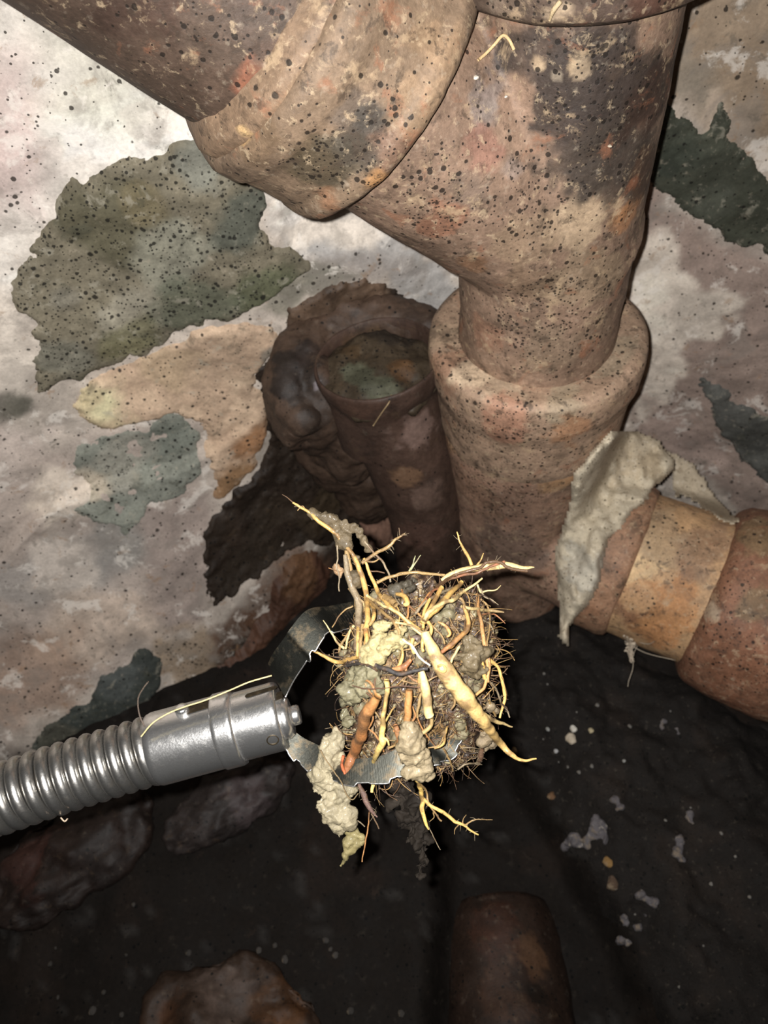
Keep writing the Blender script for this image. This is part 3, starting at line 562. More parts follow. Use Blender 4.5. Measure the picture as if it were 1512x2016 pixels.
# --- mortar smeared over the joint, with a tongue hanging free
barrel_trees = [tree_of(o.data) for o in []]
def world_tree(objs):
    VV = []; FF = []; n = 0
    for o in objs:
        off = np.array(world_of(o)); v = get_v(o.data) + off
        VV += [tuple(x) for x in v]; FF += [tuple(i + n for i in p.vertices) for p in o.data.polygons]; n += len(v)
    return BVHTree.FromPolygons(VV, FF)
pipe_tree = world_tree([o for o in C.objects if o.type == 'MESH' and o.parent in (tee, lat, rj)])
def drape(name, poly, thick, matn, parent, base, lift=.0, amp=.002, seed=5, step=4.5, label=None, keepdepth=None, blobs=(), edge=14, sag=()):
    poly = np.array(poly, float); lo_ = poly.min(0) - 6; hi = poly.max(0) + 6
    a_ = np.arange(lo_[0], hi[0], step); b_ = np.arange(lo_[1], hi[1], step); A, B = np.meshgrid(a_, b_, indexing='ij'); sh = A.shape
    pts = np.stack([A.ravel(), B.ravel()], -1); D = np.full(len(pts), np.nan)
    for i, (x, y) in enumerate(pts):
        h = hit(pipe_tree, x, y)
        if h is not None: D[i] = depth_of(h)
    D = D.reshape(sh); far = keepdepth
    D = np.where(np.isnan(D) | (D > far), far, D)
    for _ in range(14):
        Dp = np.pad(D, 1, mode='edge'); Dn = (Dp[:-2, 1:-1] + Dp[2:, 1:-1] + Dp[1:-1, :-2] + Dp[1:-1, 2:]) / 4; D = np.minimum(D, Dn)
    D = D.ravel()
    W0 = np.array([at(x, y, d) for (x, y), d in zip(pts, D)])
    n_ = fbm(W0, 70, 4, seed); nn = fbm(W0, 30, 4, seed + 3)
    sd = poly_sd(pts, poly) + 5 * n_
    keep = sd > 0
    th = thick * sm(0, edge, sd) * (.75 + .55 * nn) + amp * fbm(W0, 130, 4, seed + 5) * sm(0, 10, sd) + .0012
    front = np.array([at(x, y, d - t - lift) for (x, y), d, t in zip(pts, D, th)]); back = np.array([at(x, y, d + .0006) for (x, y), d in zip(pts, D)])
    idx = -np.ones(len(pts), int); idx[keep] = np.arange(keep.sum()); fc_ = idx[grid_faces(*sh)]; fc_ = fc_[(fc_ >= 0).all(1)]
    k = int(keep.sum()); cnt = {}
    for f in fc_.tolist():
        for i in range(4):
            e = (f[i], f[(i + 1) % 4]); cnt[e] = 1
    side = [(e[0] + k, e[1] + k, e[1], e[0]) for e in cnt if (e[1], e[0]) not in cnt]
    Fcs = [tuple(f) for f in fc_.tolist()] + [tuple(i + k for i in f[::-1]) for f in fc_.tolist()] + [s_[::-1] for s_ in side]
    me = new_mesh(name, np.vstack([front[keep], back[keep]]), Fcs)
    bm = bmesh.new(); bm.from_mesh(me); bmesh.ops.recalc_face_normals(bm, faces=bm.faces); bm.to_mesh(me); bm.free()
    paint(me, base, blobs, [], var=.12, dbase=.15)
    return link(name, me, matn, parent, label=label)
mp = thing('mortar_patch', 'grey white lump of old mortar over the pipe joint, with a tongue hanging down', 'mortar', at(1150, 1180, .66))
drape('lump', [(1120, 985), (1130, 930), (1165, 880), (1200, 848), (1250, 846), (1300, 868), (1335, 905), (1325, 925), (1290, 970), (1240, 1020), (1205, 1060), (1190, 1110), (1182, 1150), (1168, 1180), (1150, 1205), (1128, 1232), (1126, 1255), (1120, 1275), (1106, 1268), (1097, 1250), (1098, 1232), (1106, 1215), (1094, 1170), (1090, 1110), (1096, 1060), (1108, 1020)],
      .017, M_mortar, mp, (190, 178, 156), amp=.0045, seed=5, keepdepth=.70, blobs=[(1250, 900, 60, (176, 160, 136), .6), (1160, 1140, 50, (186, 180, 166), .7), (1280, 930, 30, (150, 134, 110), .6)])
drape('smear', [(1290, 872), (1330, 895), (1375, 915), (1400, 960), (1430, 1000), (1462, 1028), (1440, 1032), (1390, 1010), (1350, 975), (1330, 985), (1320, 935)], .004, M_mortar, mp, (186, 172, 150), amp=.001, seed=9, keepdepth=.78)

# ================================================================== DRAIN CABLE
DC = .335
def pth(pts, n): return catmull([at(x, y, d) for x, y, d in pts], n)
cab = thing('drain_cable', 'shiny steel drain cleaning cable with coil spring and looped saw blade, at left', 'drain cable', at(322, 1470, DC))
axpts = [(-420, 1735, .318), (-200, 1645, .322), (42, 1558, .327), (180, 1513, .331), (330, 1468, .334), (450, 1436, .335), (575, 1402, .336)]
axis = pth(axpts, 1200); al = np.concatenate([[0], np.cumsum(np.linalg.norm(np.diff(axis, axis=0), axis=1))])
def ax_at(l): return np.array([np.interp(l, al, axis[:, k]) for k in range(3)])
def l_of(px): 
    q = np.array([CX + F * (M3.T @ p)[0] / (M3.T @ p)[2] for p in axis]); return float(np.interp(px, q, al))
aT, aN, aB = frames(axis)
RC = .0149
def helix(l0, l1, rc, rw, pitch, ph=0, per=36, seg=12, flat=1.0, rc_fn=None):
    n = int((l1 - l0) / pitch * per); l = np.linspace(l0, l1, n); an = 2 * np.pi * (l - l0) / pitch + ph
    Pc = np.stack([np.interp(l, al, axis[:, k]) for k in range(3)], -1); Nn = np.stack([np.interp(l, al, aN[:, k]) for k in range(3)], -1); Bb = np.stack([np.interp(l, al, aB[:, k]) for k in range(3)], -1)
    rr = rc if rc_fn is None else rc_fn(l)[:, None]
    P = Pc + rr * (np.cos(an)[:, None] * Nn + np.sin(an)[:, None] * Bb)
    return sweep(P, rw, seg)
le = l_of(318)
# pitch opens up towards the left, as in the photo
V, Fc = helix(0, le - .003, RC - .0028, .00275, .00575, per=40, seg=14)
link('coil_spring', new_mesh('coil_spring', V, Fc), M_coil, cab)
V, Fc = sweep(axis[::12][axis[::12].shape[0] * 0:], RC - .0052, 24); link('inner_core', new_mesh('inner_core', V, Fc), M_dark, cab)
def seg_lathe(px0, px1, prof, seg=72):
    l0 = l_of(px0); l1 = l_of(px1); p0 = ax_at(l0); p1 = ax_at(l1); L_ = np.linalg.norm(p1 - p0)
    return p0, (p1 - p0) / L_, L_, lathe(p0, p1 - p0, [(t * L_, r) for t, r in prof], seg, .001)
p0, cdv, L_, (V, Fc) = seg_lathe(308, 440, [(-.06, .010), (-.06, .0138), (-.03, .0149), (0, .0151), (.03, .0154), (.98, .0154), (1.0, .0150), (1.0, .012)])
slv = link('coupling_sleeve', new_mesh('coupling_sleeve', V, Fc), M_steel, cab)
_, _, _, (V, Fc) = seg_lathe(432, 472, [(0, .012), (0, .0156), (.08, .0161), (.85, .0161), (1.0, .0156), (1.0, .012)])
link('coupling_ring', new_mesh('coupling_ring', V, Fc), M_steel, cab)
p2, _, L2, (V, Fc) = seg_lathe(466, 556, [(0, .012), (0, .0144), (.90, .0146), (.97, .0143), (1.0, .0136), (1.0, .004)])
cap_ = link('cutter_socket', new_mesh('cutter_socket', V, Fc), M_steel, cab)
def on_cyl(px, py, r_cyl, off=0.0):
    """point on the coupling cylinder under a pixel, and its outward normal"""
    d = ray(px, py); d = d / np.linalg.norm(d); w_ = -p0; dd_ = d - d.dot(cdv) * cdv; ww_ = w_ - w_.dot(cdv) * cdv
    A_ = dd_.dot(dd_); B_ = 2 * dd_.dot(ww_); C_ = ww_.dot(ww_) - r_cyl ** 2; q = B_ * B_ - 4 * A_ * C_
    t = (-B_ - math.sqrt(max(q, 0))) / (2 * A_); P = d * t; n = P - p0; n = n - n.dot(cdv) * cdv; n /= np.linalg.norm(n); return P + n * off, n
# locking button in its slot, screw hole, end pin
P, n = on_cyl(360, 1402, .0154)
V, Fc = lathe(P - n * .004, n, [(0, .0029), (.0062, .0029), (.0068, .0025), (.0070, .0012)], 32, .001); link('locking_button', new_mesh('locking_button', V, Fc), M_steel, slv)
def slot(px0, py0, px1, py1, rc_, half, parent, matn, name='slot', raise_=.0003):
    A1, n1_ = on_cyl(px0, py0, rc_); A2, n2_ = on_cyl(px1, py1, rc_); mb = MB(); k = 24; t = np.linspace(0, 1, k)
    Pm = A1 + (A2 - A1) * t[:, None]; nn_ = (n1_ + n2_) / 2; nn_ /= np.linalg.norm(nn_); sd_ = np.cross(nn_, cdv); hw = half * np.sqrt(np.clip(1 - np.maximum(0, np.abs(2 * t - 1) - .75) ** 2 * 16, 0, 1))
    rows = []
    for u in np.linspace(-1, 1, 9):
        q = Pm + sd_ * (u * hw)[:, None]; rel = q - p0; axl = (rel @ cdv)[:, None] * cdv; rad = rel - axl; rad /= np.linalg.norm(rad, axis=1)[:, None]; rows.append(p0 + axl + rad * (rc_ + raise_))
    V = np.vstack(rows); fcs = grid_faces(9, k); me_ = new_mesh(name, V, fcs); return link(name, me_, matn, parent)
slot(350, 1404, 428, 1381, .0154, .0026, slv, M_dark)
slot(482, 1372, 546, 1353, .0146, .0013, cap_, M_dark)
P, n = on_cyl(537, 1457, .0146)
V, Fc = lathe(P - n * .002, n, [(0, .0023), (.0021, .0026), (.0024, .0024), (.0019, .0019), (.0012, .0008)], 28, .0006); link('screw_hole', new_mesh('screw_hole', V, Fc), M_dark, cap_)
pe = ax_at(l_of(556)); 
V, Fc = lathe(pe + M3 @ np.array([.001, .0005, -.004]), cdv, [(-.002, .0085), (.0015, .0088), (.0035, .0075), (.0035, .0042), (.0065, .0042), (.0072, .0036), (.0074, .001)], 40, .001)
link('end_bolt', new_mesh('end_bolt', V, Fc), M_steel, cab)
# seams of the coupling: thin wires of grime and the end coil
for l_, r_ in ((306, .0160), (334, .0170)):
    pass
# saw blade: one strip bent into a loop round the root ball, toothed on its outer edge
bl = [(562, 1372, .333, (-33, -66)), (578, 1340, .332, (-38, -56)), (604, 1300, .331, (-42, -46)), (612, 1282, .331, (-40, -44)), (645, 1244, .334, (-40, -42)), (680, 1238, .338, (-30, -44)), (740, 1226, .346, (-10, -46)), (810, 1222, .358, (0, -40)),
      (885, 1248, .362, (10, -34)), (930, 1310, .358, (16, -20)), (940, 1370, .347, (-20, -20)), (914, 1408, .335, (-60, 6)), (905, 1455, .329, (-62, -14)), (885, 1492, .326, (-50, -34)), (850, 1502, .324, (-30, -46)), (800, 1520, .323, (-12, -50)), (755, 1536, .323, (-4, -48)), (690, 1540, .325, (4, -46)), (645, 1532, .328, (12, -46)), (610, 1512, .331, (18, -44)), (582, 1492, .333, (14, -40)), (560, 1472, .334, (10, -40))]
pb = pth([b[:3] for b in bl], 260); off = catmull([(b[3][0], b[3][1], 0) for b in bl], 260)
def proj(p): c = M3.T @ p; return CX + F * c[0] / c[2], CY + F * c[1] / c[2], c[2]
rows = []
inner = []; outer = []
for k, (p, o_) in enumerate(zip(pb, off)):
    x, y, d = proj(p); tooth = 0
    ph = (k % 13) / 13
    if 25 < k: tooth = .0016 * (1 - ph) if ph < .55 else .0016 * .1
    q = at(x + o_[0], y + o_[1], d + .0035); inner.append(p - (q - p) / np.linalg.norm(q - p) * tooth); outer.append(q)
inner = np.array(inner); outer = np.array(outer); Tn = np.gradient((inner + outer) / 2, axis=0); nrm = np.cross(Tn, outer - inner); nrm /= np.linalg.norm(nrm, axis=1)[:, None]; th_ = .0007
V = np.stack([inner - nrm * th_, outer - nrm * th_, outer + nrm * th_, inner + nrm * th_], 1).reshape(-1, 3); Fc = grid_faces(len(inner), 4, True).tolist() + [(0, 1, 2, 3), tuple(4 * (len(inner) - 1) + i for i in (3, 2, 1, 0))]
me = new_mesh('saw_blade', V, [tuple(f) for f in Fc], smooth=False)
bm = bmesh.new(); bm.from_mesh(me); bmesh.ops.recalc_face_normals(bm, faces=bm.faces); bm.to_mesh(me); bm.free()
sb = link('saw_blade', me, M_blade, cab, label='dark toothed steel strip bent into a loop')
V, Fc = sweep(inner, .00042, 6); link('cutting_edge', new_mesh('cutting_edge', V, Fc), M_steel, sb, label='bright steel edge of the strip')  # thin tube of brighter steel along the toothed side of the dark strip

# ================================================================== ROOT MASS
rng = random.Random(4); nrng = np.random.default_rng(4)
RB = .338
root = thing('root_ball', 'clump of tree roots, dirt and wet paper pulp caught in the cutter blade', 'root clump', at(830, 1470, RB))
def ZA(p): return (520 + p[0] / 2.7, 950 + p[1] / 2.7)
def ZB(p): return (520 + p[0] / 2.7, 1250 + p[1] / 2.7)
GOLD = (176, 140, 80); PALE = (198, 172, 118); TAN = (134, 108, 68); BRN = (84, 60, 38); ORG = (150, 106, 60); GRY = (116, 102, 80); DRK = (48, 35, 25)
def root_curve(pts, depths, w0, wz, seed, wob=.5, n=None):
    """px points + depths; w in px diameters"""
    P = [at(x, y, d) for (x, y), d in zip(pts, depths)]; n = n or max(14, len(P) * 9); Cc = catmull(P, n)
    Cc = Cc + wob * .0006 * np.stack([fbm(Cc, 260, 2, seed + k) for k in range(3)], -1)
    t = np.linspace(0, 1, n); W = np.interp(t, np.linspace(0, 1, len(wz)), wz) * w0 if wz else np.full(n, w0)
    r = W * .5 * RB / F; r = r * (1 + .10 * fbm(Cc, 260, 2, seed + 5)); return Cc, np.maximum(r, .00012)
def add_root(pts, w, col_, prof=None, dz=0.0, zf=None, label=None, conv=ZA, seed=0, wob=.5, hairs=0, parent=None, tipcol=None, name='root', seg=9):
    px = [conv(p) for p in pts]; w = w * (1.22 if w < 40 else 1.0)
    dep = []
    for i, (x, y) in enumerate(px):
        e = ((x - 838) / 165) ** 2 + ((y - 1345) / 205) ** 2              # follow the front of the clump
        dep.append(RB - .030 * math.sqrt(max(0, 1 - e)) - .004 - dz)
    Cc, r = root_curve(px, dep, w / 2.7, prof or [1, 1, .8], seed, wob)
    mb = MB(); V, Fc = sweep(Cc, r, seg)
    c0 = lin(col_); c1 = lin(tipcol or col_); t = np.repeat(np.linspace(0, 1, len(Cc)), seg); t = np.append(t, [0, 1])
    mott = 1 + .25 * fbm(V, 220, 3, seed + 2); cc = (c0[None] * (1 - t)[:, None] + c1[None] * t[:, None]) * mott[:, None]
    dk = sm(.05, .5, fbm(V, 190, 4, seed + 8))[:, None] * .75; cc = cc * (1 - dk) + lin(BRN) * dk
    mb.add(V, Fc, cc)
    for h_ in range(hairs):
        k = rng.randrange(2, len(Cc) - 1); d = nrng.normal(size=3); d /= np.linalg.norm(d); L = rng.uniform(.001, .0035)
        q = np.array([Cc[k], Cc[k] + d * L * .5, Cc[k] + d * L + nrng.normal(size=3) * .0004]); V, Fc = sweep(catmull(q, 5), np.linspace(.00016, .00006, 5), 4); mb.add(V, Fc, lin(GRY))
    me = mb.mesh(name); return link(name, me, M_root, parent or root, label=label)

# dirt heart of the clump
core_parts = [ball(at(835, 1330, RB + .012), (.026, .030, .036)), ball(at(890, 1250, RB + .006), (.018, .02, .022)), ball(at(745, 1330, RB + .008), (.014, .018, .026)), ball(at(790, 1420, RB + .010), (.024, .02, .022)), ball(at(860, 1420, RB + .010), (.018, .02, .02)), ball(at(905, 1340, RB + .008), (.012, .016, .026)), ball(at(770, 1210, RB + .008), (.013, .012, .012)), ball(at(830, 1170, RB + .008), (.010, .01, .007)),
              ball(at(765, 1490, RB + .008), (.012, .012, .010)), ball(at(715, 1240, RB + .008), (.006, .008, .014))]
core = remesh(core_parts, .0011, 4, 'dirt_core'); displace(core, [(90, .0035, 51), (260, .0022, 52), (700, .0007, 53)])
Vc = get_v(core); n_a = fbm(Vc, 120, 4, 54); n_b = fbm(Vc, 300, 3, 55)
cc = np.tile(lin((56, 40, 28)), (len(Vc), 1)); w_ = sm(.1, .5, n_a)[:, None]; cc = cc * (1 - w_) + lin((104, 80, 50)) * w_; w_ = sm(.3, .6, n_b)[:, None] * .7; cc = cc * (1 - w_) + lin((138, 118, 84)) * w_; w_ = sm(.2, .5, -n_b)[:, None] * .8; cc = cc * (1 - w_) + lin((20, 15, 12)) * w_
set_col(core, cc); link('dirt_core', core, M_dirt, root)
# pulp lumps
def pulp(spots, conv, colr, amp=.0016, vox=.0007, dz=.0, label=None, sq=1.0, name='pulp', seed=1, fat=1.12):
    parts = []
    for x, y, r in spots:
        px, py = conv((x, y)); e = ((px - 838) / 165) ** 2 + ((py - 1345) / 205) ** 2; d = RB - .030 * math.sqrt(max(0, 1 - e)) - .002 - dz
        rr = fat * r / 2.7 * RB / F; parts.append(ball(at(px + rng.uniform(-2, 2), py + rng.uniform(-2, 2), d), (rr * rng.uniform(.8, 1.2), rr * .7, rr * sq * rng.uniform(.8, 1.3)), 6))
    me = remesh(parts, vox, 12, name); displace(me, [(90, amp * 1.0, seed), (220, amp * 1.1, seed + 3), (480, amp * .55, seed + 1), (1000, amp * .25, seed + 2)])
    V = get_v(me); n = fbm(V, 160, 4, seed + 2); c = np.tile(lin(colr), (len(V), 1)); w_ = sm(.2, .7, n)[:, None] * .5; c = c * (1 - w_) + c * .5 * w_; w_ = sm(.3, .8, -n)[:, None] * .5; c = c * (1 - w_) + np.minimum(c * 1.35, .8) * w_
    set_col(me, c); return link(name, me, M_black if name == 'hanging_muck' else M_pulp, root, label=label)
PU = (134, 124, 100)
pulp([(385, 520, 30), (370, 560, 42), (340, 610, 50), (345, 680, 58), (400, 660, 40), (310, 760, 52), (350, 800, 60), (300, 820, 44), (420, 790, 48), (470, 820, 34), (400, 880, 55), (330, 900, 50), (300, 920, 36), (420, 950, 50), (370, 970, 46), (390, 1030, 32), (440, 1000, 34), (395, 1070, 14)], ZB, PU, label='pale clot of wet paper pulp hanging at lower left', name='paper_pulp', seed=61, dz=.006)
pulp([(765, 495, 32), (765, 540, 42), (790, 590, 50), (770, 650, 42), (820, 660, 50), (830, 720, 52), (790, 710, 40), (855, 760, 36), (860, 700, 36)], ZB, (130, 116, 90), label='pear shaped clot of pulp hanging at bottom centre', name='paper_pulp', seed=63, dz=.006)
pulp([(470, 220, 50), (520, 200, 55), (480, 290, 55), (450, 350, 42), (530, 270, 55), (590, 230, 45), (430, 410, 36), (455, 450, 30), (600, 300, 34), (560, 180, 40)], ZB, (104, 98, 74), label='grey green pulp on the left side of the clump', name='paper_pulp', seed=65, amp=.002)
pulp([(600, 840, 48), (640, 880, 50), (690, 840, 46), (620, 770, 34), (560, 900, 40), (600, 930, 44), (740, 860, 40), (780, 870, 36), (540, 960, 40), (690, 740, 26), (730, 780, 28)], ZA, (144, 132, 94), label='cream pulp in the middle of the clump', name='paper_pulp', seed=67, amp=.002)
pulp([(1090, 860, 60), (1120, 920, 60), (1100, 980, 50), (1150, 1000, 44), (1050, 930, 40)], ZA, (88, 76, 54), name='paper_pulp', seed=69, amp=.002)
pulp([(1180, 560, 38), (1205, 590, 34), (1170, 520, 30), (1230, 400, 26), (1200, 380, 26)], ZB, (112, 98, 76), name='paper_pulp', seed=71, amp=.001)
pulp([(460, 1030, 34), (470, 1080, 38), (500, 1075, 32), (460, 1120, 36), (500, 1115, 30), (450, 1150, 26), (435, 1175, 22), (424, 1200, 20), (410, 1225, 20)], ZB, (116, 106, 70), name='paper_pulp', seed=73, amp=.0012)
pulp([(290, 175, 36), (320, 185, 40), (350, 200, 40), (265, 165, 26), (385, 215, 36), (430, 210, 34), (470, 240, 40), (500, 250, 30), (400, 250, 40), (430, 290, 44), (410, 330, 32), (450, 340, 36), (500, 290, 24), (530, 310, 30), (550, 350, 30), (490, 420, 36), (480, 490, 40), (500, 540, 44), (470, 530, 36)], ZA, (84, 72, 52), name='paper_pulp', seed=75, amp=.0014, fat=.8, label='film of dirt and pulp along the tall spike of roots')
pulp([(385, 445, 26), (400, 470, 26), (405, 510, 18)], ZA, (140, 112, 82), name='paper_pulp', seed=77, amp=.0006)
pulp([(760, 560, 36), (790, 520, 26), (720, 570, 26)], ZA, (64, 58, 46), name='paper_pulp', seed=79, amp=.0016)

rng_keep = 0
R_ = add_root
# tall spike upper left
R_([(150, 105), (235, 155), (290, 205), (370, 262), (430, 330), (470, 380), (500, 450), (530, 530), (545, 620), (550, 720), (535, 790)], 24, GOLD, [.35, .7, .8, .8, 1, 1, 1], hairs=20, seed=1, tipcol=GOLD)
R_([(98, 62), (130, 85), (160, 110)], 6, BRN, [.4, 1], seed=2)
R_([(180, 150), (200, 125), (215, 135)], 4, TAN, seed=3)
R_([(430, 380), (440, 460), (470, 560), (500, 640), (500, 760), (490, 900)], 30, GRY, [.6, 1, 1.1, .8], seed=4, hairs=10)
R_([(440, 350), (455, 450), (470, 520), (480, 580), (500, 700)], 22, TAN, seed=5, dz=-.002)
R_([(520, 425), (600, 370), (660, 340), (700, 300), (750, 275)], 16, TAN, [1, 1, .8, .5], hairs=26, seed=6)
R_([(715, 240), (722, 280)], 4, GRY, seed=7)
R_([(530, 310), (580, 370), (625, 415), (660, 480), (672, 530)], 10, GRY, seed=8)
R_([(520, 415), (580, 420), (620, 400)], 8, TAN, seed=9)
R_([(560, 470), (600, 470), (640, 478)], 7, BRN, seed=10)
R_([(530, 400), (560, 480), (600, 570), (650, 640), (740, 720), (830, 790)], 18, GOLD, [.6, 1, 1, .9], seed=11)
R_([(550, 600), (640, 660), (720, 700), (790, 770), (850, 820)], 12, PALE, seed=12, dz=.002)
R_([(555, 620), (630, 690), (690, 740), (720, 800), (700, 850)], 14, TAN, seed=13)
R_([(390, 330), (392, 400), (388, 450), (398, 500), (400, 580)], 7, GRY, seed=14)
R_([(340, 455), (360, 460), (385, 470)], 5, ORG, [.5, 1], seed=15)
# crown across the top
R_([(600, 530), (660, 505), (720, 490), (800, 478), (850, 482), (960, 492)], 15, TAN, hairs=14, seed=16)
R_([(770, 470), (790, 430), (805, 390)], 10, (150, 150, 110), [1, .7, .3], seed=17)
R_([(780, 465), (810, 420), (830, 385)], 9, (150, 150, 110), [1, .7, .3], seed=18)
R_([(1435, 450), (1380, 455), (1300, 440), (1230, 445), (1160, 450), (1090, 460), (1000, 485), (940, 520)], 34, PALE, [.12, .6, .9, 1, .8, .7, .5], seed=19, dz=.004)
R_([(1400, 470), (1300, 455), (1250, 425), (1190, 425), (1150, 455), (1080, 470), (1000, 500), (900, 560)], 14, BRN, seed=20, dz=.006, hairs=20)
R_([(1280, 420), (1200, 450), (1130, 480), (1060, 490), (960, 530), (860, 620)], 12, (130, 84, 58), seed=21, dz=.006, hairs=14)
R_([(1025, 262), (1045, 320), (1070, 370), (1105, 440)], 14, GOLD, [.35, .7, 1, 1.1], seed=22, hairs=6)
R_([(1165, 375), (1150, 410), (1130, 445)], 10, GOLD, [.4, 1], seed=23)
R_([(1050, 530), (980, 600), (930, 660), (880, 700), (840, 750)], 26, GOLD, [.7, 1, 1.1, .9], seed=24, dz=.003)
R_([(1160, 510), (1060, 580), (1010, 620), (950, 640), (880, 690), (850, 740)], 18, PALE, [.4, .9, 1, 1.2], seed=25, dz=.005)
R_([(940, 560), (900, 640), (870, 690), (850, 720)], 20, GOLD, seed=26, dz=.002)
R_([(880, 620), (850, 700), (845, 780)], 14, GOLD, seed=27, dz=.003)
R_([(1000, 560), (930, 590), (850, 640), (800, 700)], 14, GRY, seed=28, hairs=10)
R_([(1060, 660), (1085, 720), (1080, 780), (1020, 840), (960, 890), (930, 910)], 20, GOLD, [.7, 1, 1, .6], seed=29, dz=.003, tipcol=(120, 70, 44))
R_([(980, 600), (1030, 610), (1060, 640), (1070, 700)], 12, TAN, seed=30)
R_([(1130, 540), (1150, 580), (1190, 575), (1230, 572), (1257, 550)], 9, PALE, [1, .8, .3], seed=31)
R_([(1150, 560), (1170, 600), (1210, 620), (1245, 648)], 9, GRY, [1, .8, .3], seed=32)
R_([(1050, 660), (1110, 672), (1180, 680), (1240, 680), (1275, 690)], 15, PALE, [.8, 1, .9, .4], seed=33, dz=.002)
R_([(1150, 730), (1190, 745), (1210, 775), (1218, 805)], 10, GRY, [1, .7, .3], seed=34)
R_([(1150, 700), (1220, 700), (1260, 730), (1282, 748)], 9, (150, 100, 66), [1, .7, .3], seed=35)
R_([(1130, 600), (1140, 680), (1160, 780), (1170, 860), (1185, 950), (1190, 1060)], 17, (170, 126, 78), seed=36)
R_([(1150, 620), (1190, 660), (1200, 760), (1185, 860), (1190, 960)], 9, TAN, seed=37)
# heart
R_([(790, 830), (780, 870), (800, 910)], 15, GOLD, seed=38, dz=.002)
R_([(850, 800), (840, 850), (850, 900)], 15, GOLD, seed=39, dz=.002)
R_([(870, 740), (890, 780), (870, 830)], 15, GOLD, seed=40, dz=.003)
R_([(700, 590), (740, 600), (760, 640), (740, 650)], 24, GOLD, [.6, 1, .7], seed=41, dz=.0)
R_([(640, 610), (680, 630), (700, 650)], 34, TAN, seed=42)
R_([(920, 740), (960, 760), (985, 800), (970, 820)], 15, (196, 140, 84), [.4, 1, .5], seed=43, dz=.002)
R_([(680, 990), (740, 980), (780, 940)], 26, (176, 112, 70), [.5, 1, .6], seed=44, dz=.001)
R_([(740, 830), (790, 880), (830, 930), (880, 970)], 9, (190, 184, 166), seed=45, dz=.004)
R_([(700, 740), (780, 760), (850, 800)], 10, PALE, seed=46, dz=.003)
# left fringe
R_([(235, 880), (290, 905), (345, 935), (400, 955), (450, 940), (500, 925)], 18, GOLD, [.35, .9, 1.1, 1], seed=47, hairs=6, dz=-.002)
R_([(315, 730), (350, 785), (385, 840), (430, 885)], 11, PALE, [.3, .8, 1.2], seed=48)
R_([(470, 655), (430, 680), (390, 720), (360, 770)], 8, TAN, [1, .6], seed=49)
R_([(480, 760), (450, 800), (440, 850), (430, 900)], 12, PALE, seed=50)
R_([(470, 770), (430, 830), (400, 880), (400, 930)], 12, TAN, seed=51)
R_([(505, 740), (500, 800), (495, 860), (500, 930)], 16, GOLD, seed=52)
R_([(540, 780), (545, 840), (535, 900), (530, 960)], 22, (196, 142, 78), seed=53)
R_([(520, 760), (515, 850), (510, 960)], 14, TAN, seed=54)
R_([(450, 560), (480, 600), (530, 640), (540, 680)], 12, PALE, seed=55)
R_([(570, 640), (585, 700), (560, 760)], 18, GOLD, seed=56)
# the great split root and the others of the lower half
R_([(855, -10 - 0), (885, 60), (910, 110), (945, 165), (1000, 245), (1060, 320), (1105, 380), (1150, 440), (1205, 510), (1255, 575), (1310, 630), (1370, 668), (1445, 660)], 84, PALE, [.5, .62, .72, 1, 1.05, 1.0, .9, .75, .55, .42, .3, .2, .08], conv=ZB, seed=57, dz=.010, label='thick pale root split at its tip', seg=16, tipcol=GOLD)
R_([(1090, 350), (1140, 410), (1190, 440), (1250, 465), (1320, 488)], 44, PALE, [1, .9, .6, .4, .15], conv=ZB, seed=58, dz=.009)
R_([(925, 165), (945, 160), (965, 175), (955, 195), (930, 190), (925, 170)], 9, GOLD, conv=ZB, seed=59, dz=.016)
R_([(600, 325), (565, 390), (535, 440), (515, 530), (480, 620), (450, 690), (428, 740)], 62, ORG, [.6, .9, 1, .9, .9, .85, .6], conv=ZB, seed=60, dz=.006, label='smooth orange root', seg=12, tipcol=(128, 74, 40))
R_([(652, 240), (652, 330), (635, 430), (628, 540), (632, 565), (600, 630), (580, 690), (582, 760), (575, 835)], 22, (206, 176, 106), [1, .7, .9, 1.3, 1.2, .8, .9, .6], conv=ZB, seed=61, dz=.005)
R_([(630, 550), (655, 560), (665, 585)], 12, (206, 176, 106), [1, .5], conv=ZB, seed=62, dz=.006)
R_([(772, 290), (768, 380), (758, 470)], 30, ORG, [.8, 1, .9], conv=ZB, seed=63, dz=.003)
R_([(838, 190), (850, 260), (866, 340), (882, 432)], 48, PALE, [.5, .9, 1, .95], conv=ZB, seed=64, dz=.005)
R_([(830, 190), (822, 250), (828, 300)], 16, GOLD, conv=ZB, seed=65, dz=.004)
R_([(785, 740), (825, 800), (838, 870), (840, 930), (860, 1000), (878, 1035)], 20, (206, 172, 96), [.6, .9, 1, 1, .7, .3], conv=ZB, seed=66)
R_([(872, 1020), (900, 1075), (938, 1142)], 4, GRY, conv=ZB, seed=67)
R_([(800, 760), (860, 830), (880, 900), (915, 960), (940, 990)], 9, TAN, conv=ZB, seed=68, hairs=10)
R_([(840, 870), (900, 920), (960, 950), (1010, 990), (1060, 1010), (1100, 1035), (1138, 1062)], 16, (196, 158, 90), [1, .9, .9, .8, .6, .4], conv=ZB, seed=69, hairs=14)
R_([(1060, 1015), (1100, 985), (1150, 980), (1215, 985)], 8, TAN, [1, .6, .3], conv=ZB, seed=70, hairs=6)
R_([(1040, 1000), (1020, 1030), (1015, 1060)], 7, TAN, [1, .3], conv=ZB, seed=71)
R_([(1060, 1010), (1062, 980), (1075, 955)], 6, TAN, [1, .3], conv=ZB, seed=72)
R_([(900, 940), (905, 970), (880, 990)], 6, TAN, [1, .3], conv=ZB, seed=73)
